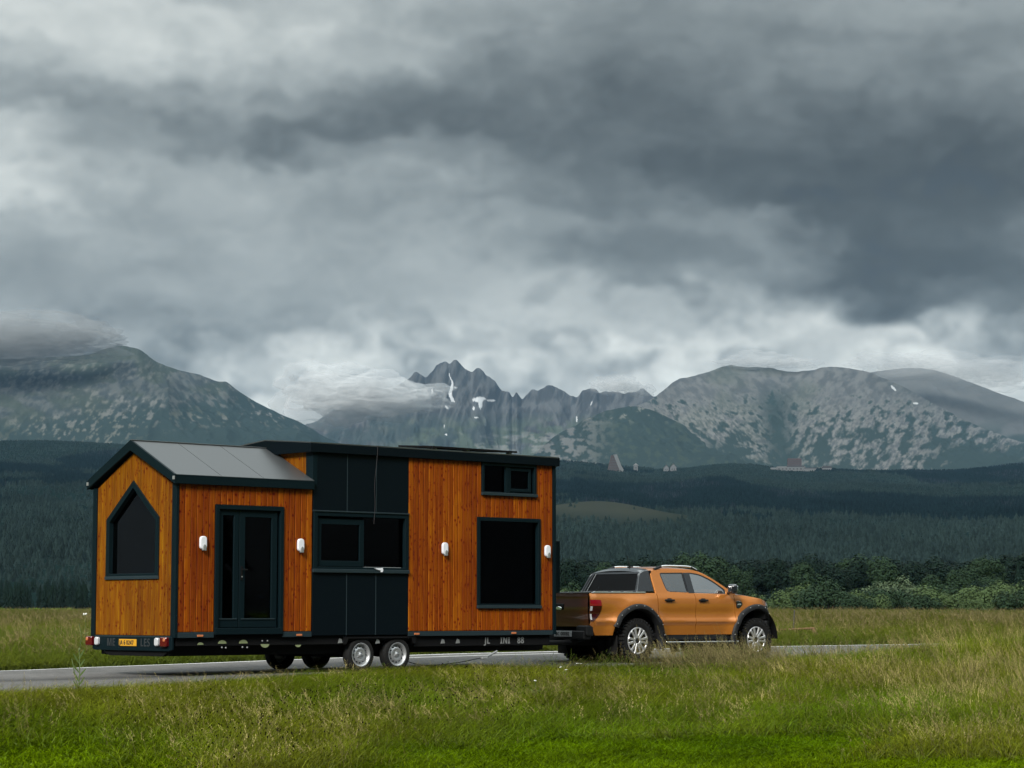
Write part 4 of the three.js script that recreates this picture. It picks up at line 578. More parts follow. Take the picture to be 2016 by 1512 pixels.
    // fender vent, headlamp, mirror, rail, step, flap
    { const k = far ? -1 : 1, z = zOf(inset(4.02, 1.14) - 0.008, far); const v = part('side_vent', slab(rounded([[3.945, 1.06], [4.02, 1.05], [4.1, 1.1], [4.12, 1.15], [4.08, 1.19], [3.945, 1.2]], 0.02), 0.016, [], 0.004).translate(0, 0, z - 0.008), gloss, truck); part('vent_bar', [box(3.97, 4.07, 1.115, 1.14, z, z + 0.014 * k, 0.004)], satin, v); }
    { const hl = part('headlamp', toCreasedNormals(gridGeo(10, 8, (i, j) => { const y = lerp(1.0, 1.17, j / 7), l = lerp(4.93 - (y - 1.0) * 0.45, 5.17 - (y - 1.0) * 0.7, i / 9); return [l, y, zOf(0.055 + plan(l) * 0.86 - 0.012, far)]; }, far), 0.8), gloss, truck); part('lens', flat(gridGeo(6, 5, (i, j) => { const y = lerp(1.03, 1.13, j / 4), l = lerp(5.0, 5.1, i / 5) - (y - 1.03) * 0.5; return [l, y, zOf(0.05 + plan(l) * 0.86 - 0.02, far)]; }, far)), M.lens, hl); }
    { const g = new THREE.Group(); g.name = 'mirror'; truck.add(g); const z = far ? -TW - 0.1 : 0.1, s = new RoundedBoxGeometry(0.15, 0.2, 0.2, 3, 0.06); part('mirror_shell', [s.translate(3.74, 1.435, z)], gloss, g); part('mirror_arm', rod(V(3.77, 1.35, far ? -TW + 0.06 : -0.06), V(3.75, 1.38, far ? -TW - 0.04 : 0.04), 0.03, 8), plastic, g); part('mirror_cap', new RoundedBoxGeometry(0.05, 0.1, 0.15, 2, 0.022).translate(3.81, 1.45, z), chrome, g); }
    part('bed_rail', [slab([[0.12, 1.345], [1.5, 1.35], [1.5, 1.372], [1.3, 1.372], [1.27, 1.364], [1.18, 1.364], [1.15, 1.372], [0.98, 1.372], [0.95, 1.364], [0.86, 1.364], [0.83, 1.372], [0.66, 1.372], [0.63, 1.364], [0.54, 1.364], [0.5, 1.372], [0.2, 1.37]], 0.045).translate(0, 0, zOf(0.062, far) - 0.03)], satin, truck);
    part('side_step', [box(1.98, 3.98, 0.37, 0.4, far ? -TW - 0.03 : -0.02, far ? -TW + 0.02 : 0.03, 0.012)], chrome, truck); part('step_bracket', [box(2.0, 3.95, 0.33, 0.368, far ? -TW : -0.16, far ? -TW + 0.16 : 0.0, 0.01), ...[2.2, 2.95, 3.7].map((x) => box(x, x + 0.06, 0.36, 0.46, far ? -TW + 0.1 : -0.3, far ? -TW + 0.3 : -0.1))], plastic, truck);
    part('mud_flap', box(0.745, 0.765, 0.16, 0.52, far ? -TW + 0.05 : -0.36, far ? -TW + 0.36 : -0.05), M.rubber, truck);
    part('sill', box(1.84, 3.95, 0.42, 0.56, far ? -TW + 0.06 : -0.2, far ? -TW + 0.2 : -0.06, 0.02), plastic, truck);
    // greenhouse side: sheared drawing in (x, y)
    const shear = (g, off) => { const n = flat(g), p = n.attributes.position; for (let i = 0; i < p.count; i++) { const d = 0.07 + 0.33 * Math.max(0, p.getY(i) - 1.33) + off; p.setZ(i, far ? -TW + d - p.getZ(i) : -d + p.getZ(i)); } if (far) for (let i = 0; i < p.count; i += 3) { const x = p.getX(i + 1), y = p.getY(i + 1), z = p.getZ(i + 1); p.setXYZ(i + 1, p.getX(i + 2), p.getY(i + 2), p.getZ(i + 2)); p.setXYZ(i + 2, x, y, z); } n.computeVertexNormals(); return n; };
    const rw = rounded([[2.1, 1.375], [2.68, 1.357], [2.655, 1.752], [2.01, 1.742]], [0.09, 0.02, 0.02, 0.05]), fw = rounded([[2.835, 1.352], [3.72, 1.335], [3.72, 1.42], [3.42, 1.605], [3.1, 1.73], [2.81, 1.757]], [0.02, 0.03, 0.06, 0.3, 0.2, 0.02]);
    part('cab_frame', shear(slab(rounded([[1.79, 1.33], [4.02, 1.31], [3.6, 1.56], [3.22, 1.745], [2.98, 1.812], [2.5, 1.835], [2.1, 1.828], [1.76, 1.79]], [0.01, 0.02, 0.2, 0.2, 0.2, 0.3, 0.2, 0.04]), 0.04, [rw, fw], 0.006).translate(0, 0, -0.036), 0), paint, truck);
    const grow = (pts, k, cx, cy) => pts.map(([x, y]) => [cx + (x - cx) * k, cy + (y - cy) * k]);
    const sw = part('side_window', [shear(slab(rw, 0.01, [grow(rw, 0.93, 2.36, 1.56)]).translate(0, 0, -0.012), 0), shear(slab(fw, 0.01, [grow(fw, 0.94, 3.15, 1.52)]).translate(0, 0, -0.012), 0), shear(slab([[2.68, 1.352], [2.84, 1.35], [2.812, 1.757], [2.655, 1.754]], 0.01).translate(0, 0, -0.002), 0)], gloss, truck); sw.userData.label = 'black window surround and middle pillar';
    part('pane', shear(new THREE.ShapeGeometry(shape(grow(rw, 0.96, 2.36, 1.56))), 0.014), glassRear, sw); part('pane', shear(new THREE.ShapeGeometry(shape(grow(fw, 0.97, 3.15, 1.52))), 0.014), glass, sw);
    { const z0 = far ? -TW + 0.235 : -0.235, rail = tube([V(2.02, 1.842, z0), V(2.1, 1.874, z0), V(2.5, 1.885, z0), V(2.9, 1.868, z0), V(3.06, 1.815, z0)], 0.017, 26, 8); part('roof_rail', rail, satin, truck); part('rail_foot', [rod(V(1.9, 1.815, z0), V(2.09, 1.872, z0), 0.026, 8), rod(V(2.9, 1.868, z0), V(3.1, 1.79, z0), 0.019, 8)], plastic, truck); }
    // black sports hoop behind the cab: side sail
    part('hoop_side', shear(slab(rounded([[1.3, 1.372], [1.77, 1.372], [1.745, 1.8], [1.64, 1.79], [1.52, 1.752], [1.46, 1.7], [1.33, 1.42]], [0.02, 0.01, 0.03, 0.1, 0.08, 0.08, 0.05]), 0.05, [], 0.012, 2).translate(0, 0, -0.05), 0.004), gloss, truck);
  }
  // roofs and screens that span the width
  const spanRoof = (l0, l1, yf, in0, crown, m, name, nl = 16) => part(name, toCreasedNormals(gridGeo(nl, 18, (i, j) => { const l = lerp(l0, l1, i / (nl - 1)), u = j / 17 * 2 - 1, y = yf(l), e = in0(y), z = -TW / 2 - u * (TW / 2 - e); return [l, y + crown * (1 - Math.pow(Math.abs(u), 2.6)) - 0.012 * Math.pow(Math.abs(u), 10), z]; }, true), 0.9), m, truck);
  const inW = (y) => 0.07 + 0.33 * (y - 1.33);
  const roofY = curve([[1.74, 1.788], [1.9, 1.815], [2.1, 1.828], [2.5, 1.835], [2.98, 1.812], [3.1, 1.785]]);
  spanRoof(1.75, 3.06, roofY, inW, 0.045, paint, 'cab_roof');
  spanRoof(1.5, 1.76, curve([[1.5, 1.735], [1.56, 1.768], [1.64, 1.79], [1.76, 1.802]]), (y) => inW(y) + 0.012, 0.05, gloss, 'hoop_roof');
  const screen = (bot, topp, m, name, bulge, far) => part(name, toCreasedNormals(gridGeo(14, 10, (i, j) => { const u = i / 13 * 2 - 1, t = j / 9, l = lerp(bot[0], topp[0], t), y = lerp(bot[1], topp[1], t), e = inW(y) + 0.02; return [l + bulge * (1 - u * u) * (1 - 0.3 * t), y + 0.03 * t * (1 - u * u), -TW / 2 - u * (TW / 2 - e)]; }, far), 0.9), m, truck);
  screen([3.98, 1.33], [3.05, 1.79], glass, 'windscreen', 0.12, false); 
  { const fr = (u, y, o) => [1.315 + (y - 1.372) * 0.5 + o, y, -TW / 2 - u * (TW / 2 - inW(y) - 0.03)], g = new THREE.Group(); g.name = 'rear_window'; truck.add(g);
    const bands = [[-1, 1, 1.372, 1.395], [-1, 1, 1.725, 1.76], [-1, -0.95, 1.395, 1.725], [0.9, 0.95, 1.395, 1.725]];
    part('frame', bands.map(([u0, u1, y0, y1]) => flat(gridGeo(10, 4, (i, j) => fr(lerp(u0, u1, i / 9), lerp(y0, y1, j / 3), 0), true))), gloss, g); part('pane', gridGeo(16, 6, (i, j) => fr(lerp(-0.96, 0.97, i / 15), lerp(1.385, 1.735, j / 5), 0.012), true), mat(0.03, 0.03, 0.032, 0.04, { physical: true, transmission: 0.9, thickness: 0, specularIntensity: 0.3 }), g); part('divider', gridGeo(2, 6, (i, j) => fr(0.8 + i * 0.02, lerp(1.39, 1.73, j / 5), -0.004), true), M.galv, g); }
  part('cab_back', box(1.76, 1.79, 1.33, 1.79, -TW + 0.2, -0.2), M.inside, truck);
  part('hood', toCreasedNormals(gridGeo(18, 22, (i, j) => { const l = lerp(3.93, 5.16, i / 17), u = j / 21 * 2 - 1, y = fender(Math.min(l, 5.0)) - Math.max(0, l - 5.0) * 0.7, e = inset(l, Math.min(y, 1.29), false) + 0.004, a = Math.abs(u); return [l + 0.06 * (1 - a * a) * smooth(4.6, 5.1, l), y + 0.055 * (1 - a ** 2.4) + 0.012 * (smooth(0.78, 0.7, a) - smooth(0.62, 0.54, a)), -TW / 2 - u * (TW / 2 - e)]; }, true), 0.6), paint, truck);
  part('bonnet_protector', tube([V(4.97, 1.2, -0.2), V(5.15, 1.17, -0.45), V(5.22, 1.175, -0.93), V(5.15, 1.17, -1.41), V(4.97, 1.2, -1.66)], 0.016, 24, 6), gloss, truck);
  const nose = (k) => [[4.85, 0.04], [5.02, 0.14], [5.14, 0.32], [5.22, 0.58], [5.25, 0.93], [5.22, 1.28], [5.14, 1.54], [5.02, 1.72], [4.85, 1.82]].map(([l, w]) => [l - k, w]);
  const layer = (k, y0, y1) => slab([...nose(k), [4.6, 1.7], [4.6, 0.16]], y1 - y0, [], 0.02, 2).rotateX(-Math.PI / 2).applyMatrix4(new THREE.Matrix4().makeRotationX(0)).translate(0, y0, 0);
  part('front_bumper', [layer(0, 0.42, 0.8)].map((g) => { const p = g.attributes.position; for (let i = 0; i < p.count; i++) p.setZ(i, p.getZ(i)); return g; }), plastic, truck);
  part('grille', [layer(0.05, 0.82, 1.1)], dark, truck); part('grille_bar', [0.88, 0.96, 1.04].map((y) => box(5.17, 5.235, y - 0.014, y + 0.014, -1.4, -0.46)), satin, truck);
  // tailgate, bumper, plate
  const tg = part('tailgate', toCreasedNormals(gridGeo(12, 12, (i, j) => { const y = lerp(0.7, 1.335, j / 11), w = lerp(0.1, TW - 0.1, i / 11); return [0.055 + 0.012 * Math.cos((y - 0.72) * 9) - 0.03 * smooth(1.25, 1.33, y) - 0.012 * (1 - Math.pow(Math.abs(i / 5.5 - 1), 2)), y, -w]; }, true), 0.7), shadedPaint, truck);
  part('tailgate_handle', [box(0.015, 0.06, 1.02, 1.14, -1.08, -0.78, 0.02)], plastic, tg); part('handle_lever', [slab(rounded([[-0.12, -0.02], [0.1, -0.03], [0.12, 0.01], [0.02, 0.035], [-0.1, 0.015]], 0.015), 0.02, [], 0.004).rotateY(-Math.PI / 2).translate(0.018, 1.05, -0.93)], chrome, tg);
  part('gate_cap', box(0.02, 0.1, 1.335, 1.362, -TW + 0.08, -0.08, 0.01), gloss, truck); part('bed_cover', box(0.08, 1.5, 1.32, 1.35, -TW + 0.09, -0.09, 0.008), dark, truck);
  part('rear_bumper', [box(-0.06, 0.14, 0.45, 0.62, -TW + 0.1, -0.1, 0.03), box(-0.03, 0.16, 0.52, 0.72, -0.36, -0.05, 0.03), box(-0.03, 0.16, 0.52, 0.72, -TW + 0.05, -TW + 0.36, 0.03)], plastic, truck);
  part('underbody', [box(0.14, 5.0, 0.34, 0.56, -TW + 0.5, -0.5), box(0.1, 1.75, 0.56, 0.72, -TW + 0.5, -0.5), box(0.1, 0.6, 0.5, 1.3, -TW + 0.13, -0.13), box(1.9, 3.9, 0.5, 1.3, -TW + 0.16, -0.16), box(3.9, 4.98, 0.72, 1.12, -TW + 0.5, -0.5), box(0.6, 1.9, 1.12, 1.3, -TW + 0.13, -0.13), rod(V(AX[0], WY - 0.02, -0.2), V(AX[0], WY - 0.02, -TW + 0.2), 0.06), rod(V(AX[1], WY - 0.02, -0.2), V(AX[1], WY - 0.02, -TW + 0.2), 0.05), new THREE.SphereGeometry(0.15, 12, 8).translate(AX[0], WY - 0.03, -TW / 2)], dark, truck);
  part('tow_bar', [box(-0.3, 0.2, 0.4, 0.46, -0.98, -0.88), new THREE.SphereGeometry(0.03, 10, 8).translate(-0.27, 0.5, -0.93)], plastic, truck);
  { const g = new THREE.Group(); g.name = 'number_plate'; truck.add(g); part('plate', slab(rect(-0.26, 0.26, -0.055, 0.055), 0.01, [], 0.003).rotateY(-Math.PI / 2).translate(-0.064, 0.56, -0.7), mat(0.4, 0.41, 0.42, 0.5), g); part('digits', text('BC 000BI', 0.07, 0.003).translate(-0.215, -0.034, 0).rotateY(-Math.PI / 2).translate(-0.074, 0.56, -0.7), M.ink, g); }
  part('antenna', [rod(V(1.9, 1.86, -TW / 2), V(1.81, 2.09, -TW / 2), 0.009, 6, 0.004), box(1.84, 1.96, 1.852, 1.882, -TW / 2 - 0.03, -TW / 2 + 0.03, 0.01)], dark, truck);
  // cabin
  for (const [x, z] of [[3.0, -0.5], [3.0, -1.36], [2.15, -0.5], [2.15, -1.36]]) { const s = new THREE.Group(); s.name = 'seat'; truck.add(s); part('backrest', box(x - 0.1, x + 0.05, 1.0, 1.5, z - 0.24, z + 0.24, 0.05).rotateZ(0), M.inside, s); part('headrest', box(x - 0.12, x - 0.01, 1.52, 1.68, z - 0.13, z + 0.13, 0.04), M.inside, s); }
  part('dashboard', box(3.5, 3.95, 1.1, 1.3, -TW + 0.15, -0.15, 0.06), M.inside, truck); part('steering_wheel', new THREE.TorusGeometry(0.18, 0.016, 8, 24).rotateY(Math.PI / 2).rotateZ(0.35).translate(3.42, 1.3, -1.33), M.inside, truck);
  // wheels
  const R = 0.425, lugs = []; for (let k = 0; k < 36; k++) for (const s of [-1, 1]) lugs.push(box(-0.022, 0.022, R - 0.022, R + 0.006, s > 0 ? 0.012 : -0.128, s > 0 ? 0.128 : -0.012, 0).rotateZ(k / 36 * 2 * Math.PI + (s > 0 ? 0.085 : 0)), box(-0.018, 0.018, R - 0.06, R - 0.006, s > 0 ? 0.112 : -0.134, s > 0 ? 0.134 : -0.112, 0).rotateZ(k / 36 * 2 * Math.PI + (s > 0 ? 0.085 : 0)));
  const tyre = join([new THREE.LatheGeometry([[0.25, -0.1], [0.3, -0.13], [0.36, -0.132], [0.395, -0.118], [0.41, -0.09], [0.41, 0.09], [0.395, 0.118], [0.36, 0.132], [0.3, 0.13], [0.25, 0.1]].map(([a, b]) => new THREE.Vector2(a, b)), 48).rotateX(Math.PI / 2), ...lugs]);
  const barrel = new THREE.LatheGeometry([[0.05, -0.02], [0.2, -0.02], [0.235, 0.0], [0.245, 0.08], [0.25, 0.11]].map(([a, b]) => new THREE.Vector2(a, b)), 40).rotateX(Math.PI / 2), lip = new THREE.LatheGeometry([[0.232, 0.1], [0.24, 0.116], [0.258, 0.118], [0.263, 0.105]].map(([a, b]) => new THREE.Vector2(a, b)), 48).rotateX(Math.PI / 2);
  const spoke = [[[0.05, -0.028], [0.12, -0.058], [0.2, -0.088], [0.24, -0.1], [0.245, -0.05], [0.2, -0.04], [0.13, -0.02], [0.105, -0.006], [0.105, 0.006], [0.13, 0.02], [0.2, 0.04], [0.245, 0.05], [0.24, 0.1], [0.2, 0.088], [0.12, 0.058], [0.05, 0.028]]];
  const spokes = Array.from({ length: 6 }, (_, k) => { const g = slab(spoke[0], 0.03, [], 0.005).rotateZ(k * Math.PI / 3 + Math.PI / 6), p = g.attributes.position; for (let i = 0; i < p.count; i++) p.setZ(i, p.getZ(i) + 0.07 + 0.03 * Math.min(1, Math.hypot(p.getX(i), p.getY(i)) / 0.2)); return flat(g); });
  const alloy = mat(0.55, 0.55, 0.56, 0.3, { metalness: 0.75 });
  for (const a of AX) for (const far of [false, true]) { const g = new THREE.Group(); g.name = 'wheel'; truck.add(g); g.position.set(a, R - 0.004, far ? -TW + 0.13 : -0.13); if (far) g.rotation.y = Math.PI; part('tyre', tyre, M.rubber, g); part('rim', barrel, plastic, g); part('rim_lip', lip, alloy, g); for (const s of spokes) part('spoke', s, alloy, g); part('hub_cap', [new THREE.CylinderGeometry(0.05, 0.056, 0.03, 20).rotateX(Math.PI / 2).translate(0, 0, 0.085)], plastic, g); }
}

// ---------------------------------------------------------------- meadow: blades, seed stalks, flowers
{
  const blade = (p, x, z, h, w, dir, bend, seg = 3) => {           // one arching blade, tapering to its tip
    const cx = Math.cos(dir), cz = Math.sin(dir), px = -cz * w / 2, pz = cx * w / 2; let lx = 0, ly = 0, q = null;
    for (let k = 0; k <= seg; k++) { const t = k / seg, y = h * (t - 0.28 * bend * t * t), o = h * bend * t * t * 0.75, f = 1 - t * t * 0.9, a = [x + cx * o + px * f, y, z + cz * o + pz * f], b = [x + cx * o - px * f, y, z + cz * o - pz * f]; if (q) { p.push(...q[0], ...q[1], ...a); if (k < seg) p.push(...q[1], ...b, ...a); } q = [a, b]; }
  };
  const geo = (p) => { const g = new THREE.BufferGeometry(); g.setAttribute('position', new THREE.BufferAttribute(new Float32Array(p), 3)); g.computeVertexNormals(); const n = g.attributes.normal; for (let i = 0; i < n.count; i++) { const v = V(n.getX(i), n.getY(i), n.getZ(i)); if (v.y < 0) v.negate(); v.y += 0.6; v.normalize(); n.setXYZ(i, v.x, v.y, v.z); } return flat(g); };
  const tuft = (n, spread, h, w, bend, seed) => { const r = seeded(seed), p = []; for (let i = 0; i < n; i++) { const a = r() * 6.3, d = spread * Math.sqrt(r()); blade(p, Math.cos(a) * d, Math.sin(a) * d, h * lerp(0.5, 1.1, r()), w * lerp(0.7, 1.3, r()), r() * 6.3, bend * lerp(0.4, 1.3, r())); } return geo(p); };
  const stalks = (n, spread, h, seed, head) => { const r = seeded(seed), p = []; for (let i = 0; i < n; i++) { const a = r() * 6.3, d = spread * Math.sqrt(r()), x = Math.cos(a) * d, z = Math.sin(a) * d, hh = h * lerp(0.65, 1.1, r()), dir = Math.PI + (r() - 0.5) * 1.6, b = lerp(0.15, 0.5, r());
    blade(p, x, z, hh, 0.0035, dir, b, 4); const o = (t) => [x + Math.cos(dir) * hh * b * t * t * 0.75, hh * (t - 0.28 * b * t * t), z + Math.sin(dir) * hh * b * t * t * 0.75];
    if (head === 'panicle') for (let k = 0; k < 10; k++) { const t = lerp(0.72, 1, k / 9), c = o(t), e = r() * 6.3, l = lerp(0.028, 0.006, (t - 0.72) / 0.28), u = 0.012; const q = [c[0] + Math.cos(e) * l, c[1] + u * 1.6, c[2] + Math.sin(e) * l]; p.push(c[0], c[1], c[2], q[0] - 0.002, q[1], q[2], q[0] + 0.002, q[1] + 0.006, q[2], q[0] - 0.003, q[1] - 0.008, q[2], q[0] + 0.003, q[1], q[2], q[0], q[1] + 0.012, q[2]); }
    if (head === 'knob') { const c = o(1), s = 0.009, l = 0.019; for (let k = 0; k < 5; k++) { const a0 = k * 1.257, a1 = a0 + 1.257; p.push(c[0] + s * Math.cos(a0), c[1], c[2] + s * Math.sin(a0), c[0] + s * Math.cos(a1), c[1], c[2] + s * Math.sin(a1), c[0], c[1] + l, c[2], c[0] + s * Math.cos(a1), c[1], c[2] + s * Math.sin(a1), c[0] + s * Math.cos(a0), c[1], c[2] + s * Math.sin(a0), c[0], c[1] - l, c[2]); } } } return geo(p); };
  const green = leafMat(0.5), dry = leafMat(0.4), knobs = mat(1, 1, 1, 0.9);
  const G = { long: [tuft(10, 0.1, 0.5, 0.0105, 1.15, 1), tuft(11, 0.12, 0.54, 0.01, 1.45, 2)], lawn: [tuft(11, 0.1, 0.21, 0.012, 1.6, 3)], far: [tuft(26, 0.4, 0.5, 0.022, 0.8, 4)], seed: [stalks(4, 0.14, 0.68, 5, 'panicle'), stalks(5, 0.18, 0.6, 6, 'panicle')], knob: [stalks(3, 0.2, 0.5, 7, 'knob')], straw: [tuft(5, 0.12, 0.5, 0.007, 0.8, 8)] };
  const L = { long0: [], long1: [], lawn: [], far: [], seed0: [], seed1: [], knob: [], straw: [], farseed: [] };
  const r = seeded(123), free = (X, D) => { const s = along(X, D), w = across(X, D); return w < nearEdge(s) - 0.02 - 0.12 * vnoise(s * 3, 1) || w > farEdge(s) + 0.05; };
  const tone = (X, D) => { const n = fbm(X * 0.42, D * 0.3, 4, 401), m = fbm(X * 0.16 + 4, D * 0.16, 3, 403); return [n, m]; };
  const push = (l, X, D, sx, sy, k, lean = 0.25) => l.push([P(X, groundY(X, D) - 0.015, D), [sx, sy, sx], r() * 6.3, k, (r() - 0.5) * 0.25, lean * lerp(0.2, 1, r())]);
  const verge = (X, D) => { const s = along(X, D), d = nearEdge(s) - across(X, D); return d; };
  // the near meadow, from in front of the camera up to the road
  for (let i = 0; i < 91000; i++) {
    const D = Math.sqrt(lerp(19 * 19, 52 * 52, r())), X = D * lerp(-0.3, 0.33, r()), v = verge(X, D); if (v < 0 || !free(X, D)) continue;
    const [n, m] = tone(X, D), right = smooth(0.5, 11, X), bare = Math.exp(-(((X - 1.9) / 2.6) ** 2)) * Math.exp(-(((v - 2.6) / 1.5) ** 2));
    if (r() < bare * 0.8) continue;
    const lawnZone = smooth(27.5, 23.5, D + (n - 0.5) * 12 + 2.6 * smooth(0.5, -2.5, X)), low = lerp(0.34, 1, smooth(0.2, 2.8, v)) * lerp(0.72, 1.25, right) * lerp(1, 1.4, smooth(6, 9.5, X) * smooth(5, 2, v)) * lerp(1, 0.8, bare), b = lerp(0.5, 1.45, Math.pow(r(), 1.2)) * lerp(0.55, 1.42, fbm(X * 1.6, D * 0.8, 3, 407));
    if (lawnZone > r()) { push(L.lawn, X, D, 1.1, lerp(0.8, 1.35, n), [0.31 * b * lerp(0.85, 1.2, n), 0.52 * b, 0.006 * b], 0.1); continue; }
    const olive = clamp(smooth(0.4, 0.66, n * 0.5 + m * 0.5) + 0.35 * smooth(3.5, 0.5, v)), k = [lerp(0.21, 0.3, olive) * b, lerp(0.36, 0.35, olive) * b, lerp(0.012, 0.024, olive) * b];
    push(r() < 0.5 ? L.long0 : L.long1, X, D, lerp(0.8, 1.3, r()), low * lerp(0.7, 1.15, n) * lerp(0.85, 1.12, r()), k);
    if (r() < 0.05 + 0.07 * olive) push(L.straw, X, D, 1, low * lerp(0.7, 1.1, r()), [0.34 * b, 0.29 * b, 0.09 * b]);
    if (r() < (0.02 + 0.055 * right) * smooth(0.15, 1.5, v) + 0.05 * olive * smooth(2, 5, v)) push(r() < 0.5 ? L.seed0 : L.seed1, X, D, 1, low * lerp(0.75, 1.12, r()), [0.36 * b, 0.3 * b, 0.12 * b], 0.4);
    const kn = smooth(0.5, 0.62, m + 0.2 * (n - 0.5)) * smooth(3.2, 5, v); if (r() < 0.07 * kn * smooth(1, -1, X) + 0.05 * bare) push(L.knob, X, D, 1, low * lerp(0.75, 1.05, r()), [0.03, 0.022, 0.014], 0.2);
  }
  // tall fringe right at the road edge, standing in front of the wheels
  for (let i = 0; i < 2600; i++) { const s = lerp(-8, 26, r()), w = nearEdge(s) - 0.02 - r() * r() * 0.9, [X, D] = onRoad(s, w), t = smooth(3, 15, s), b = lerp(0.7, 1.2, r()); if (r() < 0.3 + 0.7 * t) push(r() < 0.12 + 0.16 * t ? (r() < 0.5 ? L.seed0 : L.seed1) : r() < 0.2 ? L.straw : L.long1, X, D, 0.9, lerp(0.4, 0.95, t) * lerp(0.6, 1.1, r()), r() < 0.4 ? [0.26 * b, 0.21 * b, 0.09 * b] : [0.15 * b, 0.22 * b, 0.03 * b], 0.4); }
  // taller wisps in front of the bonnet and doors
  for (let i = 0; i < 360; i++) { const u = r(), px = u < 0.5 ? lerp(1390, 1545, r()) : u < 0.8 ? lerp(1260, 1400, r()) : lerp(1560, 1980, r()), D = lerp(38, 43, r()), X = D * (px - 1008) / F; if (!free(X, D) || across(X, D) > 0) continue; const b = lerp(0.7, 1.2, r()); push(r() < 0.5 ? L.seed0 : L.seed1, X, D, 1, lerp(0.9, 1.45, r() * r()) * (u < 0.6 ? 1 : 0.85), [0.22 * b, 0.185 * b, 0.08 * b], 0.5); }
  // beyond the road: dense at first, sparser clumps towards the trees
  for (let i = 0; i < 37000; i++) { const D = Math.sqrt(lerp(38 * 38, 78 * 78, r())), X = D * lerp(-0.3, 0.33, r()), s = along(X, D); if (across(X, D) < farEdge(s) + 0.05) continue; const [n, m] = tone(X, D), b = lerp(0.7, 1.25, r()), e = smooth(0.1, 2, across(X, D) - farEdge(s)); push(r() < 0.5 ? L.long0 : L.long1, X, D, lerp(1.2, 1.9, r()), lerp(0.5, 1.15, e) * lerp(0.75, 1.2, n), [lerp(0.17, 0.25, m) * b, 0.27 * b, 0.03 * b]); if (r() < 0.1 * e) push(r() < 0.5 ? L.seed0 : L.seed1, X, D, 1.4, lerp(0.8, 1.25, r()), [0.27 * b, 0.215 * b, 0.095 * b], 0.4); }
  for (let i = 0; i < 84000; i++) { const D = 72 + 240 * Math.pow(r(), 1.5), X = D * lerp(-0.29, 0.31, r()); if (across(X, D) < farEdge(along(X, D)) + 0.3) continue; const n = fbm(X * 0.06, D * 0.03, 4, 411), b = lerp(0.75, 1.2, r()), st = lerp(0.8, 1.25, n); push(L.far, X, D, lerp(1, 1.8, r()), st * lerp(0.75, 1.1, r()), [lerp(0.12, 0.17, n) * b, lerp(0.19, 0.17, n) * b, 0.024 * b]); if (r() < 0.04) push(L.farseed, X, D, 2.4, st * 1.35, [0.22 * b, 0.18 * b, 0.08 * b], 0.3); }
  scatter('long_grass', G.long[0], green, L.long0, 'long green meadow grass'); scatter('long_grass', G.long[1], green, L.long1, 'arching green meadow grass');
  scatter('short_grass', G.lawn[0], green, L.lawn, 'short bright green grass in the nearest strip of the meadow'); scatter('meadow_grass', G.far[0], green, L.far, 'grass of the far meadow beyond the road');
  scatter('seed_grass', G.seed[0], dry, L.seed0, 'tan grass stalks with loose seed heads'); scatter('seed_grass', G.seed[1], dry, L.seed1, 'leaning tan grass stalks with seed heads'); scatter('seed_grass', G.seed[1], dry, L.farseed, 'pale seed heads standing in the far meadow');
  scatter('plantain', G.knob[0], knobs, L.knob, 'dark plantain seed heads in the grass'); scatter('dry_grass', G.straw[0], dry, L.straw, 'dry straw coloured grass between the green');
  // single plants one can pick out
  const stem = mat(0.07, 0.1, 0.03, 0.9), petal = mat(0.75, 0.75, 0.7, 0.8), leafG = mat(0.06, 0.1, 0.02, 0.8, { side: THREE.DoubleSide });
  const flower = (px, py, D, size, label) => { const X = D * (px - 1008) / F, y0 = groundY(X, D), h = Math.max(0.12, 1.04 + D * (1203 - py) / F - y0), o = thing('white_flower', label, 'flower'); o.position.copy(P(X, y0, D)); part('stem', tube([V(0.03, 0, 0), V(0.01, h * 0.5, 0), V(0, h, 0)], 0.004, 8, 4), stem, o); const q = seeded(px), fl = []; for (let k = 0; k < 14; k++) fl.push(new THREE.SphereGeometry(size * 0.3, 6, 4).scale(1, 0.6, 1).translate((q() - 0.5) * size * 1.5, h + (q() - 0.3) * size * 0.7, (q() - 0.5) * size * 1.5)); part('blossom', fl, petal, o); part('leaf', [0, 1].map((k) => new THREE.CircleGeometry(0.03, 6).scale(0.5, 2, 1).rotateZ(k ? 0.9 : -0.9).translate(k ? -0.02 : 0.04, h * 0.5, 0)), leafG, o); };
  flower(172, 1210, 52, 0.05, 'white umbel flower beyond the road beside the rear corner of the house'); flower(1103, 1313, 37.5, 0.022, 'small white flower in the verge below the pickup tailgate, left of two'); flower(1114, 1318, 37, 0.022, 'small white flower in the verge below the pickup tailgate, right of two'); flower(1053, 1339, 33, 0.02, 'white flower in the bare patch of the verge left of the pickup');
  { const D = 28, X = D * (160 - 1008) / F, y0 = groundY(X, D), o = thing('tall_weed', 'tall green weed stalk rising over the lay-by at the left', 'weed'); o.position.copy(P(X, y0, D)); const q = seeded(3), lv = [], g = (a) => a;
    part('stem', [tube([V(0, 0, 0), V(0.02, 0.35, 0), V(0.01, 0.62, 0)], 0.007, 10, 5), tube([V(0.05, 0, 0.02), V(-0.03, 0.3, 0), V(-0.08, 0.52, 0)], 0.006, 10, 5), tube([V(0.01, 0.6, 0), V(0.03, 0.8, 0), V(0.0, 0.95, 0)], 0.004, 8, 4)], stem, o);
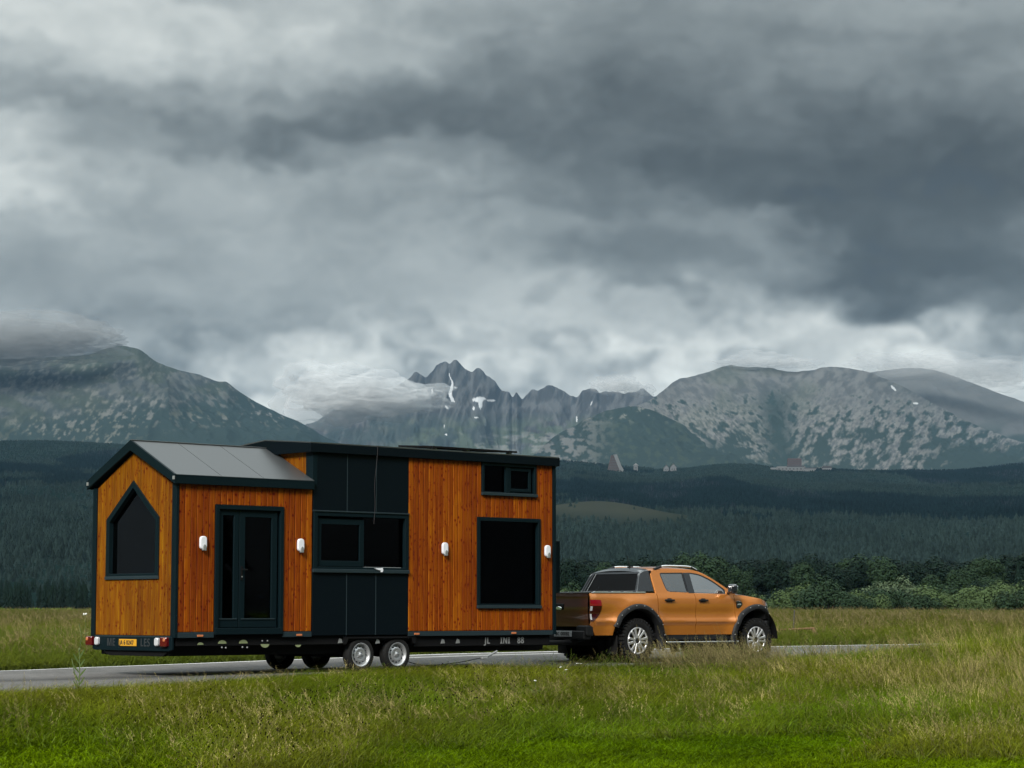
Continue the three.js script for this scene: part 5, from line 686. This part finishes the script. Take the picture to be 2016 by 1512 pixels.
    for (let k = 0; k < 9; k++) lv.push(new THREE.CircleGeometry(0.05, 6).scale(0.22, 1.6, 1).translate(0, 0.07, 0).rotateX(0.3).rotateZ((k % 2 ? 0.7 : -0.7) * lerp(0.6, 1.2, q())).translate(0.01, 0.08 + k * 0.055, 0)); part('leaf', lv, leafG, o); part('bud', new THREE.SphereGeometry(0.014, 6, 5).scale(1, 1.6, 1).translate(0.01, 0.63, 0), stem, o); }
  // litter on the asphalt and the rusty barrier past the bonnet
  { const [X, D] = onRoad(9.3, 0.0), o = thing('paper_scrap', 'white scrap of paper lying on the asphalt by the pickup rear wheel', 'litter'); o.position.copy(P(1.25, roadY(9, 1) + 0.03, 42.6)); part('sheet', gridGeo(7, 5, (i, j) => [(i / 6 - 0.5) * 0.13, 0.03 * vnoise(i * 0.9, j * 0.8, 5), (j / 4 - 0.5) * 0.09]), petal, o); }
  { const D = 63, o = thing('rusty_barrier', 'rusty bent metal barrier across the ditch beyond the bonnet', 'barrier'), X = (px) => D * (px - 1008) / F, Y = (py) => 1.04 + D * (1203 - py) / F, rust = mat(0.12, 0.062, 0.03, 0.9), y0 = groundY(X(1560), D + 1); o.position.copy(P(X(1560), y0, D));
    const p = (px, py, dz = 0) => V(X(px) - X(1560), Y(py) - y0, dz);
    part('rail', [rod(p(1480, 1243), p(1600, 1237), 0.035, 6)], rust, o); part('post', rod(p(1598, 1237), p(1604, 1272, 0.2), 0.05, 6), rust, o); part('post', rod(p(1601, 1262, -0.2), p(1611, 1262, 0.1), 0.03, 6), rust, o); part('brace', rod(p(1596, 1258), p(1606, 1270), 0.035, 6), rust, o); part('strut', rod(p(1500, 1243, 0.1), p(1590, 1268, 0.5), 0.02, 6), rust, o); part('post', rod(p(1500, 1236), p(1500, 1272), 0.045, 6), rust, o); part('wire', rod(p(1565, 1240), p(1566, 1262), 0.012, 5), rust, o); }
  { const D = 64, X = D * (1560 - 1008) / F, y0 = groundY(X, D), o = thing('marker_post', 'thin dark post standing in the grass above the rusty barrier', 'post'); o.position.copy(P(X, y0, D)); const h = 1.04 + D * (1203 - 1203) / F - y0; part('pole', rod(V(-0.05, -0.2, 0), V(0.02, h, 0), 0.02, 6), mat(0.05, 0.045, 0.035, 0.9), o); part('cap', new THREE.SphereGeometry(0.024, 8, 6).translate(0.02, h, 0), mat(0.05, 0.045, 0.035, 0.9), o); }
}

scene.traverse((o) => { if (o.isMesh) o.castShadow = o.receiveShadow = true; });
renderer.render(scene, camera);
